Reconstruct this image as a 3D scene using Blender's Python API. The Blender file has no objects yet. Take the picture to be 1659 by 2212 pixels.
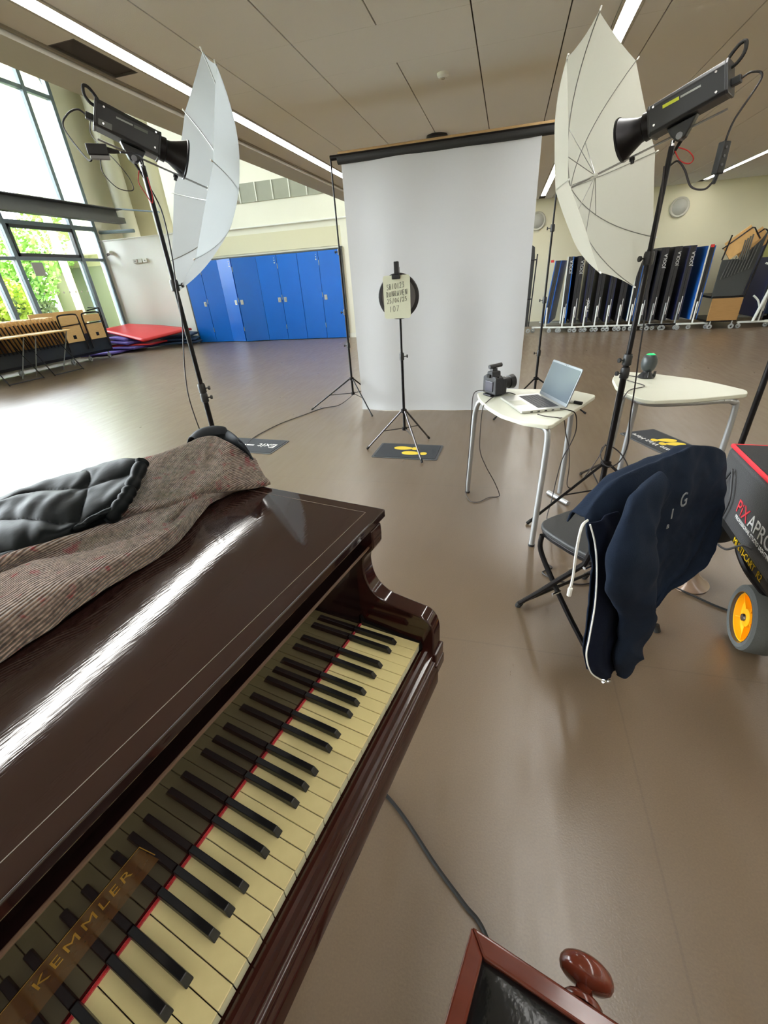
import bpy, bmesh, math, random
from mathutils import Vector, Matrix, Euler, noise
random.seed(7)
C = bpy.context.scene.collection
sc = bpy.context.scene
PI = math.pi
R = math.radians

# ------------------------------------------------------------------ camera, world, exposure
cam = bpy.data.cameras.new('camera'); camo = bpy.data.objects.new('camera', cam); C.objects.link(camo)
cam.sensor_fit = 'HORIZONTAL'; cam.sensor_width = 36.0; cam.lens = 914.0 / 1659.0 * 36.0
cam.clip_start = 0.02; cam.clip_end = 200
rt = Vector((0.96658639, 0.24897485, -0.06101039)); dn = Vector((0.06951188, -0.48366386, -0.87248918)); fw = Vector((-0.24673638, 0.83909522, -0.48480962))
m4 = Matrix.Identity(4)
for i in range(3):
    m4[i][0] = rt[i]; m4[i][1] = -dn[i]; m4[i][2] = -fw[i]
m4[0][3], m4[1][3], m4[2][3] = 0, 0, 1.42
camo.matrix_world = m4
sc.camera = camo

w = bpy.data.worlds.new('overcast_sky'); sc.world = w; w.use_nodes = True
nt = w.node_tree; bg = nt.nodes['Background']
tc = nt.nodes.new('ShaderNodeTexCoord'); sp = nt.nodes.new('ShaderNodeSeparateXYZ'); cr = nt.nodes.new('ShaderNodeValToRGB')
nt.links.new(tc.outputs['Generated'], sp.inputs[0]); nt.links.new(sp.outputs['Z'], cr.inputs[0]); nt.links.new(cr.outputs[0], bg.inputs[0])
cr.color_ramp.elements[0].position = 0.0; cr.color_ramp.elements[0].color = (0.92, 0.95, 0.98, 1)
cr.color_ramp.elements[1].position = 0.7; cr.color_ramp.elements[1].color = (0.84, 0.92, 1.0, 1)
bg.inputs['Strength'].default_value = 19.0
vs = sc.view_settings
vs.view_transform = 'Standard'; vs.look = 'None'; vs.gamma = 1.0; vs.use_curve_mapping = False; vs.exposure = 0.42
cy = sc.cycles
cy.max_bounces = 8; cy.diffuse_bounces = 5; cy.glossy_bounces = 4; cy.transmission_bounces = 4; cy.transparent_max_bounces = 12
cy.caustics_reflective = False; cy.caustics_refractive = False; cy.sample_clamp_indirect = 6.0

STRIP_EMIT = 24.0

# ------------------------------------------------------------------ materials
def lin(c):
    return tuple(((v / 255) / 12.92 if v / 255 <= 0.04045 else ((v / 255 + 0.055) / 1.055) ** 2.4) for v in c) + (1,)
_m = {}
def mat(name, rgb, rough=0.6, metal=0.0, var=0.0, scale=8.0, bump=0.0, bscale=60.0, coat=0.0, spec=0.5, stretch=None, rvar=0.0, ior=1.5, sheen=0.0, detail=4.0, col2=None):
    if name in _m: return _m[name]
    m = bpy.data.materials.new(name); m.use_nodes = True; t = m.node_tree; N = t.nodes; L = t.links
    p = N['Principled BSDF']; c = lin(rgb)
    p.inputs['Roughness'].default_value = rough; p.inputs['Metallic'].default_value = metal
    p.inputs['Specular IOR Level'].default_value = spec; p.inputs['IOR'].default_value = ior
    p.inputs['Coat Weight'].default_value = coat; p.inputs['Coat Roughness'].default_value = 0.03
    if sheen: p.inputs['Sheen Weight'].default_value = sheen
    co = N.new('ShaderNodeTexCoord'); mp = N.new('ShaderNodeMapping'); L.new(co.outputs['Object'], mp.inputs[0])
    if stretch: mp.inputs['Scale'].default_value = stretch
    nz = N.new('ShaderNodeTexNoise'); nz.inputs['Scale'].default_value = scale; nz.inputs['Detail'].default_value = detail
    L.new(mp.outputs[0], nz.inputs[0])
    mx = N.new('ShaderNodeMix'); mx.data_type = 'RGBA'; L.new(nz.outputs['Fac'], mx.inputs[0])
    if col2: a, b = c, lin(col2)
    else:
        a = tuple(max(0, v * (1 - var)) for v in c[:3]) + (1,); b = tuple(min(1, v * (1 + var)) for v in c[:3]) + (1,)
    mx.inputs[6].default_value = a; mx.inputs[7].default_value = b
    L.new(mx.outputs[2], p.inputs['Base Color'])
    if rvar:
        mr = N.new('ShaderNodeMapRange'); mr.inputs[3].default_value = max(0.02, rough - rvar); mr.inputs[4].default_value = rough + rvar
        L.new(nz.outputs['Fac'], mr.inputs[0]); L.new(mr.outputs[0], p.inputs['Roughness'])
    if bump:
        n2 = N.new('ShaderNodeTexNoise'); n2.inputs['Scale'].default_value = bscale; L.new(mp.outputs[0], n2.inputs[0])
        bu = N.new('ShaderNodeBump'); bu.inputs['Strength'].default_value = bump; bu.inputs['Distance'].default_value = 0.004
        L.new(n2.outputs['Fac'], bu.inputs['Height']); L.new(bu.outputs[0], p.inputs['Normal'])
    _m[name] = m
    return m
def emit(name, rgb, s):
    m = bpy.data.materials.new(name); m.use_nodes = True; t = m.node_tree; t.nodes.clear()
    e = t.nodes.new('ShaderNodeEmission'); o = t.nodes.new('ShaderNodeOutputMaterial'); e.inputs[0].default_value = rgb; e.inputs[1].default_value = s
    t.links.new(e.outputs[0], o.inputs[0]); return m
def cloth_trans(name, rgb, f=0.5):
    m = bpy.data.materials.new(name); m.use_nodes = True; t = m.node_tree; t.nodes.clear(); N = t.nodes; L = t.links
    d = N.new('ShaderNodeBsdfDiffuse'); tr = N.new('ShaderNodeBsdfTranslucent'); x = N.new('ShaderNodeMixShader'); o = N.new('ShaderNodeOutputMaterial')
    nz = N.new('ShaderNodeTexNoise'); nz.inputs['Scale'].default_value = 14; bu = N.new('ShaderNodeBump'); bu.inputs['Strength'].default_value = 0.25; bu.inputs['Distance'].default_value = 0.01
    co = N.new('ShaderNodeTexCoord'); L.new(co.outputs['Object'], nz.inputs[0]); L.new(nz.outputs['Fac'], bu.inputs['Height']); L.new(bu.outputs[0], d.inputs['Normal'])
    d.inputs[0].default_value = lin(rgb); tr.inputs[0].default_value = lin(rgb); x.inputs[0].default_value = f
    L.new(d.outputs[0], x.inputs[1]); L.new(tr.outputs[0], x.inputs[2]); L.new(x.outputs[0], o.inputs[0]); return m
def glass(name, tint=(0.97, 0.985, 0.98, 1)):
    m = bpy.data.materials.new(name); m.use_nodes = True; t = m.node_tree; t.nodes.clear(); N = t.nodes; L = t.links
    a = N.new('ShaderNodeBsdfTransparent'); a.inputs[0].default_value = tint; g = N.new('ShaderNodeBsdfGlossy'); g.inputs['Roughness'].default_value = 0.02
    lw = N.new('ShaderNodeFresnel'); lw.inputs['IOR'].default_value = 1.35; x = N.new('ShaderNodeMixShader'); o = N.new('ShaderNodeOutputMaterial')
    L.new(lw.outputs[0], x.inputs[0]); L.new(a.outputs[0], x.inputs[1]); L.new(g.outputs[0], x.inputs[2]); L.new(x.outputs[0], o.inputs[0]); return m
def plywood(name, c1, c2, rough=0.45, st=(1, 14, 1), coat=0.0, scale=6):
    if name in _m: return _m[name]
    m = mat(name, c1, rough, scale=scale, stretch=st, col2=c2, coat=coat, detail=6); return m

# ------------------------------------------------------------------ mesh builder
class MB:
    def __init__(s): s.v = []; s.f = []
    def add(s, vs_, fs, T=None):
        o = len(s.v)
        for p in vs_:
            p = Vector(p); s.v.append(tuple(T @ p) if T is not None else tuple(p))
        for f in fs: s.f.append(tuple(i + o for i in f))
        return s
    def box(s, x0, x1, y0, y1, z0, z1, T=None):
        return s.add([(x, y, z) for x in (x0, x1) for y in (y0, y1) for z in (z0, z1)],
                     [(0, 1, 3, 2), (4, 6, 7, 5), (0, 4, 5, 1), (2, 3, 7, 6), (0, 2, 6, 4), (1, 5, 7, 3)], T)
    def cyl(s, p, q, r, r2=None, n=10, T=None):
        p = Vector(p); q = Vector(q); r2 = r if r2 is None else r2
        d = (q - p).normalized(); a = d.orthogonal().normalized(); b = d.cross(a); V = []; F = []
        for i in range(n):
            t = 2 * PI * i / n; e = a * math.cos(t) + b * math.sin(t); V += [p + e * r, q + e * r2]
        for i in range(n):
            j = (i + 1) % n; F.append((2 * i, 2 * j, 2 * j + 1, 2 * i + 1))
        F.append(tuple(2 * i for i in range(n))[::-1]); F.append(tuple(2 * i + 1 for i in range(n)))
        return s.add(V, F, T)
    def tube(s, pts, r, n=8, T=None, closed=False):
        P = [Vector(p) for p in pts]; k = len(P); rr = r if isinstance(r, (list, tuple)) else [r] * k
        V = []; F = []; a = None
        for i in range(k):
            if closed: d = (P[(i + 1) % k] - P[i - 1])
            else: d = P[min(i + 1, k - 1)] - P[max(i - 1, 0)]
            if d.length < 1e-9: d = Vector((0, 0, 1))
            d.normalize()
            a = d.orthogonal().normalized() if a is None else (a - d * a.dot(d)).normalized()
            b = d.cross(a)
            for j in range(n):
                t = 2 * PI * j / n; V.append(P[i] + (a * math.cos(t) + b * math.sin(t)) * rr[i])
        for i in range(k if closed else k - 1):
            i2 = (i + 1) % k
            for j in range(n):
                j2 = (j + 1) % n; F.append((i * n + j, i * n + j2, i2 * n + j2, i2 * n + j))
        if not closed:
            F.append(tuple(range(n))[::-1]); F.append(tuple((k - 1) * n + j for j in range(n)))
        return s.add(V, F, T)
    def lathe(s, prof, o=(0, 0, 0), ax=(0, 0, 1), n=24, T=None):
        o = Vector(o); d = Vector(ax).normalized(); a = d.orthogonal().normalized(); b = d.cross(a); V = []; F = []
        for r, h in prof:
            for j in range(n):
                t = 2 * PI * j / n; V.append(o + d * h + (a * math.cos(t) + b * math.sin(t)) * max(r, 1e-5))
        for i in range(len(prof) - 1):
            for j in range(n):
                j2 = (j + 1) % n; F.append((i * n + j, i * n + j2, (i + 1) * n + j2, (i + 1) * n + j))
        return s.add(V, F, T)
    def prism(s, poly, h0, h1, f=None, T=None):
        """poly in 2D extruded between h0 and h1; f maps (u, v, h) to a 3D point"""
        f = f or (lambda u, v, h: (u, v, h)); n = len(poly)
        V = [f(u, v, h0) for u, v in poly] + [f(u, v, h1) for u, v in poly]
        F = [tuple(range(n))[::-1], tuple(range(n, 2 * n))] + [(i, (i + 1) % n, n + (i + 1) % n, n + i) for i in range(n)]
        return s.add(V, F, T)
    def grid(s, fn, nu, nv, T=None, closeu=False):
        V = [fn(i / (nu if closeu else nu - 1), j / (nv - 1)) for j in range(nv) for i in range(nu)]; F = []
        for j in range(nv - 1):
            for i in range(nu if closeu else nu - 1):
                i2 = (i + 1) % nu; F.append((j * nu + i, j * nu + i2, (j + 1) * nu + i2, (j + 1) * nu + i))
        return s.add(V, F, T)
    def build(s, name, m, parent=None, smooth=35, bevel=0, seg=2, solid=0, sub=0, recalc=True):
        me = bpy.data.meshes.new(name); me.from_pydata(s.v, [], s.f)
        if recalc:
            bm = bmesh.new(); bm.from_mesh(me); bmesh.ops.recalc_face_normals(bm, faces=bm.faces); bm.to_mesh(me); bm.free()
        if m: me.materials.append(m)
        if smooth:
            me.shade_smooth(); me.set_sharp_from_angle(angle=R(smooth))
        o = bpy.data.objects.new(name, me); C.objects.link(o)
        if parent: o.parent = parent
        if sub:
            q = o.modifiers.new('s', 'SUBSURF'); q.levels = sub; q.render_levels = sub
        if solid:
            q = o.modifiers.new('t', 'SOLIDIFY'); q.thickness = solid; q.offset = 0
        if bevel:
            q = o.modifiers.new('b', 'BEVEL'); q.width = bevel; q.segments = seg; q.limit_method = 'ANGLE'; q.angle_limit = R(40)
        return o
def cr_spline(P, n):
    """resample control points with a Catmull-Rom curve"""
    P = [Vector(p) for p in P]; out = []; k = len(P) - 1
    for i in range(n):
        t = i / (n - 1) * k; a = min(int(t), k - 1); u = t - a
        p0 = P[max(a - 1, 0)]; p1 = P[a]; p2 = P[a + 1]; p3 = P[min(a + 2, k)]
        out.append(0.5 * ((2 * p1) + (p2 - p0) * u + (2 * p0 - 5 * p1 + 4 * p2 - p3) * u * u + (3 * p1 - p0 - 3 * p2 + p3) * u ** 3))
    return out
def surf(rows, nu, nv):
    """smooth surface through a grid of control points, as rows of points"""
    R1 = [cr_spline(r, nu) for r in rows]
    cols = [cr_spline([r[i] for r in R1], nv) for i in range(nu)]
    return [[cols[i][j] for i in range(nu)] for j in range(nv)]
def surf_mb(S, mb=None):
    mb = mb or MB(); nv = len(S); nu = len(S[0])
    return mb.add([p for r in S for p in r], [(j * nu + i, j * nu + i + 1, (j + 1) * nu + i + 1, (j + 1) * nu + i) for j in range(nv - 1) for i in range(nu - 1)])

def tag(o, label=None, cat=None, group=None, kind=None):
    if label: o['label'] = label
    if cat: o['category'] = cat
    if group: o['group'] = group
    if kind: o['kind'] = kind
    return o
def thing(name, label, cat, loc=(0, 0, 0), rz=0.0, group=None):
    o = bpy.data.objects.new(name, None); o.empty_display_size = 0.1; C.objects.link(o)
    o.location = loc; o.rotation_euler = (0, 0, rz); return tag(o, label, cat, group)
def struct(o, label=None):
    o['kind'] = 'structure'
    if label: o['label'] = label
    return o
def dup(root, loc=None, rz=None, label=None, group=None):
    r = root.copy(); C.objects.link(r)
    if loc is not None: r.location = loc
    if rz is not None: r.rotation_euler = (0, 0, rz)
    if label: r['label'] = label
    if group: r['group'] = group
    for ch in list(root.children):
        c = ch.copy(); C.objects.link(c); c.parent = r
        for g in list(ch.children):
            d = g.copy(); C.objects.link(d); d.parent = c
    return r
def text(name, s, size, m, parent, T, ext=0.0006, kerning=1.0, shear=0.0, sx=1.0):
    cu = bpy.data.curves.new(name, 'FONT'); cu.body = s; cu.size = size; cu.extrude = ext; cu.align_x = 'CENTER'; cu.align_y = 'CENTER'
    cu.space_character = kerning; cu.shear = shear; cu.resolution_u = 3
    t = bpy.data.objects.new(name, cu); C.objects.link(t)
    dg = bpy.context.evaluated_depsgraph_get(); me = bpy.data.meshes.new_from_object(t.evaluated_get(dg))
    bpy.data.objects.remove(t); bpy.data.curves.remove(cu)
    me.transform(T @ Matrix.Diagonal((sx, 1, 1, 1))); me.materials.clear(); me.materials.append(m)
    o = bpy.data.objects.new(name, me); C.objects.link(o)
    if parent: o.parent = parent
    return o
def frame(o, x, y):
    """matrix with origin o, local x along x, local y along y"""
    x = Vector(x).normalized(); y = Vector(y); y = (y - x * y.dot(x)).normalized(); z = x.cross(y); M = Matrix.Identity(4)
    for i in range(3):
        M[i][0] = x[i]; M[i][1] = y[i]; M[i][2] = z[i]; M[i][3] = o[i]
    return M
def empty_cable(name, pts, r, m, label, n=60, cat='cable', group=None):
    o = MB().tube(cr_spline(pts, n), r, 6).build(name, m); return tag(o, label, cat, group)

black_metal = mat('black_metal', (26, 24, 26), 0.35, 0.6, var=0.15, spec=0.5)
black_plastic = mat('black_plastic', (20, 20, 22), 0.42, var=0.15, bump=0.08, bscale=300)
black_rubber = mat('black_rubber', (22, 21, 20), 0.75, var=0.2, bump=0.2, bscale=200)
chrome = mat('chrome', (205, 205, 208), 0.18, 1.0, var=0.05)
steel_grey = mat('grey_painted_tube', (176, 178, 180), 0.35, 0.55, var=0.06, bump=0.03, bscale=400)
white_paint = mat('white_paint', (226, 226, 220), 0.5, var=0.03, bump=0.04, bscale=250)
white_plastic = mat('white_plastic', (228, 228, 222), 0.4, var=0.03)
# ------------------------------------------------------------------ the room
wall_m = mat('painted_wall', (228, 226, 212), 0.62, var=0.03, scale=1.5, bump=0.08, bscale=180)
wall_w = mat('white_painted_wall', (232, 232, 228), 0.6, var=0.03, scale=1.2, bump=0.08, bscale=180)
wall_beige = mat('beige_painted_wall', (206, 200, 172), 0.65, var=0.05, scale=1.5, bump=0.06)
wall_grey_cream = mat('grey_cream_wall', (214, 209, 180), 0.62, var=0.04, scale=1.2, bump=0.08, bscale=180)
ceil_m = mat('ceiling_board', (242, 241, 238), 0.8, var=0.02, scale=0.8, bump=0.25, bscale=220)
ceil_dark = mat('ceiling_gap', (70, 64, 58), 0.9, var=0.1)
soffit_m = mat('soffit_paint', (226, 224, 212), 0.75, var=0.02, bump=0.05)
mull = mat('blue_grey_mullion', (112, 126, 136), 0.45, 0.15, var=0.05)
dark_frame = mat('dark_window_frame', (62, 64, 68), 0.4, 0.2, var=0.08)
beam_m = mat('dark_steel_beam', (84, 84, 86), 0.5, 0.2, var=0.08)
# floor: sheet vinyl, brown, semi gloss with faint sheet seams and drag marks
def floor_material():
    m = bpy.data.materials.new('brown_vinyl_floor'); m.use_nodes = True; t = m.node_tree; N = t.nodes; L = t.links; p = N['Principled BSDF']
    co = N.new('ShaderNodeTexCoord')
    n1 = N.new('ShaderNodeTexNoise'); n1.inputs['Scale'].default_value = 1.1; n1.inputs['Detail'].default_value = 5; L.new(co.outputs['Object'], n1.inputs[0])
    mx = N.new('ShaderNodeMix'); mx.data_type = 'RGBA'; L.new(n1.outputs['Fac'], mx.inputs[0])
    mx.inputs[6].default_value = lin((90, 74, 56)); mx.inputs[7].default_value = lin((113, 95, 75))
    mp = N.new('ShaderNodeMapping'); mp.inputs['Scale'].default_value = (9, 1.3, 1); L.new(co.outputs['Object'], mp.inputs[0])
    n2 = N.new('ShaderNodeTexNoise'); n2.inputs['Scale'].default_value = 2.2; n2.inputs['Detail'].default_value = 8; L.new(mp.outputs[0], n2.inputs[0])
    n3 = N.new('ShaderNodeTexNoise'); n3.inputs['Scale'].default_value = 190; n3.inputs['Detail'].default_value = 2; L.new(co.outputs['Object'], n3.inputs[0])
    mx2 = N.new('ShaderNodeMix'); mx2.data_type = 'RGBA'; mx2.blend_type = 'OVERLAY'; mx2.inputs[0].default_value = 0.22; L.new(mx.outputs[2], mx2.inputs[6]); L.new(n3.outputs['Fac'], mx2.inputs[7])
    br = N.new('ShaderNodeTexBrick'); br.inputs['Scale'].default_value = 1.0; br.inputs['Mortar Size'].default_value = 0.004; br.inputs['Mortar Smooth'].default_value = 0.4
    br.inputs['Brick Width'].default_value = 5.0; br.inputs['Row Height'].default_value = 1.55
    br.inputs['Color1'].default_value = (1, 1, 1, 1); br.inputs['Color2'].default_value = (0.93, 0.93, 0.93, 1); br.inputs['Mortar'].default_value = (0.72, 0.72, 0.72, 1)
    mpb = N.new('ShaderNodeMapping'); mpb.inputs['Location'].default_value = (2.0, 0.17, 0); L.new(co.outputs['Object'], mpb.inputs[0]); L.new(mpb.outputs[0], br.inputs[0])
    mx3 = N.new('ShaderNodeMix'); mx3.data_type = 'RGBA'; mx3.blend_type = 'MULTIPLY'; mx3.inputs[0].default_value = 0.55; L.new(mx2.outputs[2], mx3.inputs[6]); L.new(br.outputs[0], mx3.inputs[7])
    L.new(mx3.outputs[2], p.inputs['Base Color'])
    mr = N.new('ShaderNodeMapRange'); mr.inputs[3].default_value = 0.22; mr.inputs[4].default_value = 0.42; L.new(n2.outputs['Fac'], mr.inputs[0]); L.new(mr.outputs[0], p.inputs['Roughness'])
    p.inputs['Specular IOR Level'].default_value = 1.0
    bu = N.new('ShaderNodeBump'); bu.inputs['Strength'].default_value = 0.12; bu.inputs['Distance'].default_value = 0.003
    ad = N.new('ShaderNodeMath'); ad.operation = 'ADD'; L.new(n2.outputs['Fac'], ad.inputs[0]); L.new(n3.outputs['Fac'], ad.inputs[1]); L.new(ad.outputs[0], bu.inputs['Height']); L.new(bu.outputs[0], p.inputs['Normal'])
    return m
X0, X1, Y0, Y1 = -11.6, 8.0, -4.5, 13.2
CH = 2.83
def sbox(name, x0, x1, y0, y1, z0, z1, m, label=None, parent=None, bevel=0):
    o = MB().box(x0, x1, y0, y1, z0, z1).build(name, m, parent, smooth=0, bevel=bevel)
    if parent is None: struct(o, label)
    return o
sbox('floor', -12.6, X1 + .1, Y0 - .1, 13.4, -0.1, 0, floor_material(), 'brown semi-gloss sheet vinyl floor of the hall')
wb = sbox('wall_back', -3.9, X1, Y1, Y1 + .15, 0, CH + .2, wall_grey_cream, 'cream wall behind the folded tables')
sbox('wall_back_step', -3.95, -3.8, 12.1, Y1, 0, CH + .2, wall_w)
bl = sbox('wall_back_left', -11.6, -9.03, 12.1, 12.35, 0, 2.82, wall_w, 'white half-height wall between window and blue doors')
sbox('ledge_cap', -11.6, -9.03, 12.08, 12.37, 2.82, 2.84, white_paint, parent=bl)
dh = MB().box(-9.03, -3.9, 12.12, 12.3, 2.15, 7.0).box(-9.03, -3.9, 12.3, 12.4, 0, 2.15).box(-9.03, -8.96, 12.1, 12.3, 0, 2.15).box(-4.18, -3.9, 12.08, 12.3, 0, 3.0)
struct(dh.build('wall_back_middle', wall_m, smooth=0), 'cream wall over the blue folding doors')
sbox('wall_alcove', -12.6, -9.0, 13.3, 13.45, 0, 7.0, wall_beige)
sbox('wall_alcove_side', -9.06, -8.96, 12.3, 13.3, 2.15, 7.0, wall_beige)
sbox('wall_right', X1, X1 + .15, Y0, Y1 + .15, 0, CH + .2, wall_grey_cream)
sbox('wall_rear', -12.6, X1, Y0 - .15, Y0, 0, 7.0, wall_m)
# baseboards
base_w = white_paint
sbox('baseboard_left', -11.5, -9.03, 12.08, 12.1, 0, 0.11, base_w)
sbox('baseboard_back', -3.75, X1, Y1 - .02, Y1, 0, 0.11, mat('baseboard_dark', (150, 146, 130), .5))
sbox('baseboard_middle', -4.18, -3.9, 12.06, 12.08, 0, 0.11, base_w)
# header rail and clerestory vents over the doors
t1 = struct(MB().tube([(-9.0, 12.08, 2.77), (-3.9, 12.08, 2.77)], .022, 8).build('trim_1', white_paint), 'white pipe rail over the blue doors')
struct(MB().box(-8.95, -4.05, 12.10, 12.12, 2.2, 2.62).build('trim_2', wall_grey_cream, smooth=0))
wv = struct(MB().box(-8.2, -4.5, 12.1, 12.12, 3.30, 3.70).build('window_2', mat('vent_grey', (150, 152, 138), .35, var=.05), smooth=0), 'high strip of grey panes with white dividers')
for i in range(9):
    x = -8.2 + i * 0.4625
    sbox('mullion', x - .012, x + .012, 12.085, 12.1, 3.30, 3.70, white_paint, parent=wv)
# blue folding doors
blue = mat('blue_door_paint', (4, 100, 200), 0.28, var=0.10, scale=1.3, bump=0.03, bscale=120, spec=0.5)
dk = mat('door_frame_dark', (70, 70, 66), .5)
door = struct(MB().box(-9.04, -8.99, 12.04, 12.14, 0, 2.17).box(-4.24, -4.18, 12.04, 12.14, 0, 2.17).box(-9.0, -4.2, 12.06, 12.14, 2.12, 2.15).build('door_1', dk, smooth=0), 'folding partition of eight bright blue door panels')
HX = [(-8.985, 12.1), (-8.42, 12.1), (-7.84, 12.1), (-7.32, 11.95), (-6.63, 12.08), (-6.03, 12.1), (-5.43, 12.1), (-4.83, 12.1), (-4.25, 12.1)]
silver = mat('door_silver', (190, 192, 190), .3, .8)
for i in range(8):
    (xa, ya), (xb, yb) = HX[i], HX[i + 1]
    d = Vector((xb - xa, yb - ya, 0)); Ld = d.length; T = frame((xa, ya - .05, 0), d, (0, 0, 1))
    pn = MB().box(.006, Ld - .006, .012, 2.11, 0, .04, T).build('door_panel', blue, door, smooth=0, bevel=.004)
    hm = MB()
    hx = .09 if i % 2 else Ld - .09
    if i in (0, 2, 3, 4, 5, 7): hm.box(hx - .04, hx + .04, .98, 1.1, .04, .05, T).box(hx - .015, hx + .015, 1.01, 1.07, .05, .065, T); hm.build('flush_handle', silver, pn, smooth=0)
    if i in (2, 4, 6):
        vb = MB()
        for k in range(3): vb.cyl(T @ Vector((Ld - .07, 1.93 + .055 * k, .04)), T @ Vector((Ld - .07, 1.93 + .055 * k, .048)), .018 - .004 * k, n=10)
        vb.build('vent_dots', white_paint, pn)
    if i % 2 == 1:
        hg = MB()
        for zz in (.35, 1.1, 1.85): hg.box(-.006, .006, zz - .06, zz + .06, .035, .05, T)
        hg.build('hinge', silver, pn, smooth=0)
# ceiling made of separate boards
ceil = struct(MB().box(-3.3, X1, Y0, Y1 + .1, CH + .012, CH + .2).build('ceiling', ceil_dark, smooth=0), 'low ceiling of large plain boards')
LX = [(-2.66, -2.55), (0.585, 0.68), (3.89, 3.985), (7.1, 7.2)]
G = .005
colx = [-2.53, -2.127, -1.533, -.935, -.338, .26, .565]
colx2 = [.70, .875, 1.49, 2.09, 2.69, 3.29, 3.87]
colx3 = [4.005, 4.49, 5.09, 5.69, 6.29, 6.89, 7.08]
ys = [-4.5, -2.1, .3, 1.37, 3.77, 4.36, 6.76, 9.16, 11.56, 13.2]
for cols in (colx, colx2, colx3):
    for i in range(len(cols) - 1):
        if cols[i] == -.935 and False: continue
        for j in range(len(ys) - 1):
            xa, xb, ya, yb = cols[i], cols[i + 1], ys[j], ys[j + 1]
            if j == 4 and xa == -.935: continue
            if j == 4 and xa == -1.533: xb = -.338
            MB().box(xa + G, xb - G, ya + .0012, yb - .0012, CH, CH + .012).build('ceiling_panel', ceil_m, ceil, smooth=0)
struct(MB().box(7.22, X1, Y0, Y1, CH, CH + .012).build('ceiling_edge', ceil_m, smooth=0))
# soffit left of the first light strip, with an open hatch, then the downstand beam
sf = MB()
for (xa, xb, ya, yb) in ((-2.93, -2.68, Y0, 3.15), (-2.93, -2.68, 3.70, Y1), (-2.72, -2.68, 3.15, 3.70)): sf.box(xa, xb, ya, yb, CH, CH + .012)
so = struct(sf.build('ceiling_soffit', soffit_m, smooth=0), 'narrow tan soffit beside the long light strip')
sfd = mat('hatch_dark', (92, 88, 82), .8, var=.15)
hb = MB().box(-2.93, -2.92, 3.15, 3.70, CH, CH + .16).box(-2.73, -2.72, 3.15, 3.70, CH, CH + .16).box(-2.93, -2.72, 3.15, 3.16, CH, CH + .16).box(-2.93, -2.72, 3.69, 3.70, CH, CH + .16).box(-2.93, -2.72, 3.15, 3.7, CH + .15, CH + .17)
hb.build('open_hatch', sfd, so, smooth=0)
struct(MB().box(-2.955, -2.93, Y0, Y1, CH - .012, CH + .1).build('trim_3', mat('painted_groove_shade', (150, 143, 128), .8), smooth=0))  # solid strip, the groove's shade is put into its brown colour
struct(MB().box(-3.30, -2.96, Y0, 12.1, 2.79, 7.0).build('ceiling_beam', mat('beam_paint', (200, 198, 188), .75, var=.02), smooth=0), 'painted downstand beam between the low ceiling and the tall glazed bay')
sbox('ceiling_high', -12.6, -3.3, Y0 - .1, 13.5, 6.9, 7.05, wall_m)
# light strips
le = emit('led_diffuser', (1.0, 0.985, 0.94, 1), STRIP_EMIT)
tube_m = mat('light_housing', (190, 186, 172), .5)
def strip(xa, xb, ya, yb, label):
    o = thing('light_strip', label, 'ceiling light', ((xa + xb) / 2, ya, CH), 0, 'recessed ceiling light strips'); h = (xb - xa) / 2
    MB().box(-h - .02, -h, 0, yb - ya, -.006, .012).box(h, h + .02, 0, yb - ya, -.006, .012).build('housing', tube_m, o, smooth=0)
    MB().box(-h, h, .01, yb - ya - .01, -.004, .01).build('diffuser', le, o, smooth=0)
strip(-2.66, -2.55, Y0, 12.9, 'long continuous light strip along the beam on the window side')
strip(.585, .68, Y0, 12.6, 'long light strip passing above the umbrella right of the white backdrop')
strip(3.89, 3.985, Y0, 12.8, 'long light strip over the folded tables with its end near the round wall speakers')
strip(7.1, 7.2, Y0, 12.8, 'long light strip beyond the right edge of the picture')
# small ceiling devices
o = thing('smoke_detector', 'small cream smoke detector on a ceiling board', 'smoke detector', (-.63, 4.712, CH))
MB().lathe([(0, -.03), (.03, -.03), (.045, -.018), (.05, 0)], n=20).build('body', white_plastic, o)
MB().lathe([(0, -.038), (.014, -.036), (.016, -.03)], n=12).build('sensor', mat('sensor_grey', (150, 140, 120), .4), o)
o = thing('ceiling_speaker', 'white dome with a black top ring on the ceiling above the backdrop bar', 'speaker', (-.93, 6.45, CH))
MB().lathe([(.12, 0), (.13, -.03), (.1, -.05)], n=24).build('mount', black_plastic, o)
MB().lathe([(0, -.14), (.07, -.125), (.11, -.08), (.115, -.045), (.1, -.045)], n=24).build('dome', white_plastic, o)

# ------------------------------------------------------------------ window wall
win = struct(MB().box(-11.85, -11.6, Y0, 12.6, 0, .42).box(-11.85, -11.6, Y0, 12.6, 6.75, 7.0).box(-11.85, -11.6, 12.12, 13.3, 0, 7).build('wall_left', wall_m, smooth=0), 'low wall under the tall windows')
sbox('window_sill', -11.62, -11.5, Y0, 12.1, .42, .45, mull, parent=win)
w1 = struct(MB().box(-11.72, -11.6, 12.02, 12.12, .45, 6.75).build('window_1', mull, smooth=0), 'tall blue-grey framed glazing of the hall')
my = [12.02]; y = 12.02
pat = [.72, 1.9, .62, 1.9, .62, 1.9, .62, 1.9, .62, 1.9, .62, 1.9]
for d in pat:
    y -= d; my.append(y)
for y in my[1:]:
    sbox('mullion', -11.74, -11.58, y - .05, y + .05, .45, 6.75, mull, parent=w1)
for z, h in ((.47, .03), (2.36, .035), (3.12, .05), (3.42, .03), (5.92, .04), (6.7, .04)):
    sbox('transom', -11.72, -11.6, Y0, 12.02, z - h, z + h, mull, parent=w1)
gm = glass('window_glass')
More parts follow.
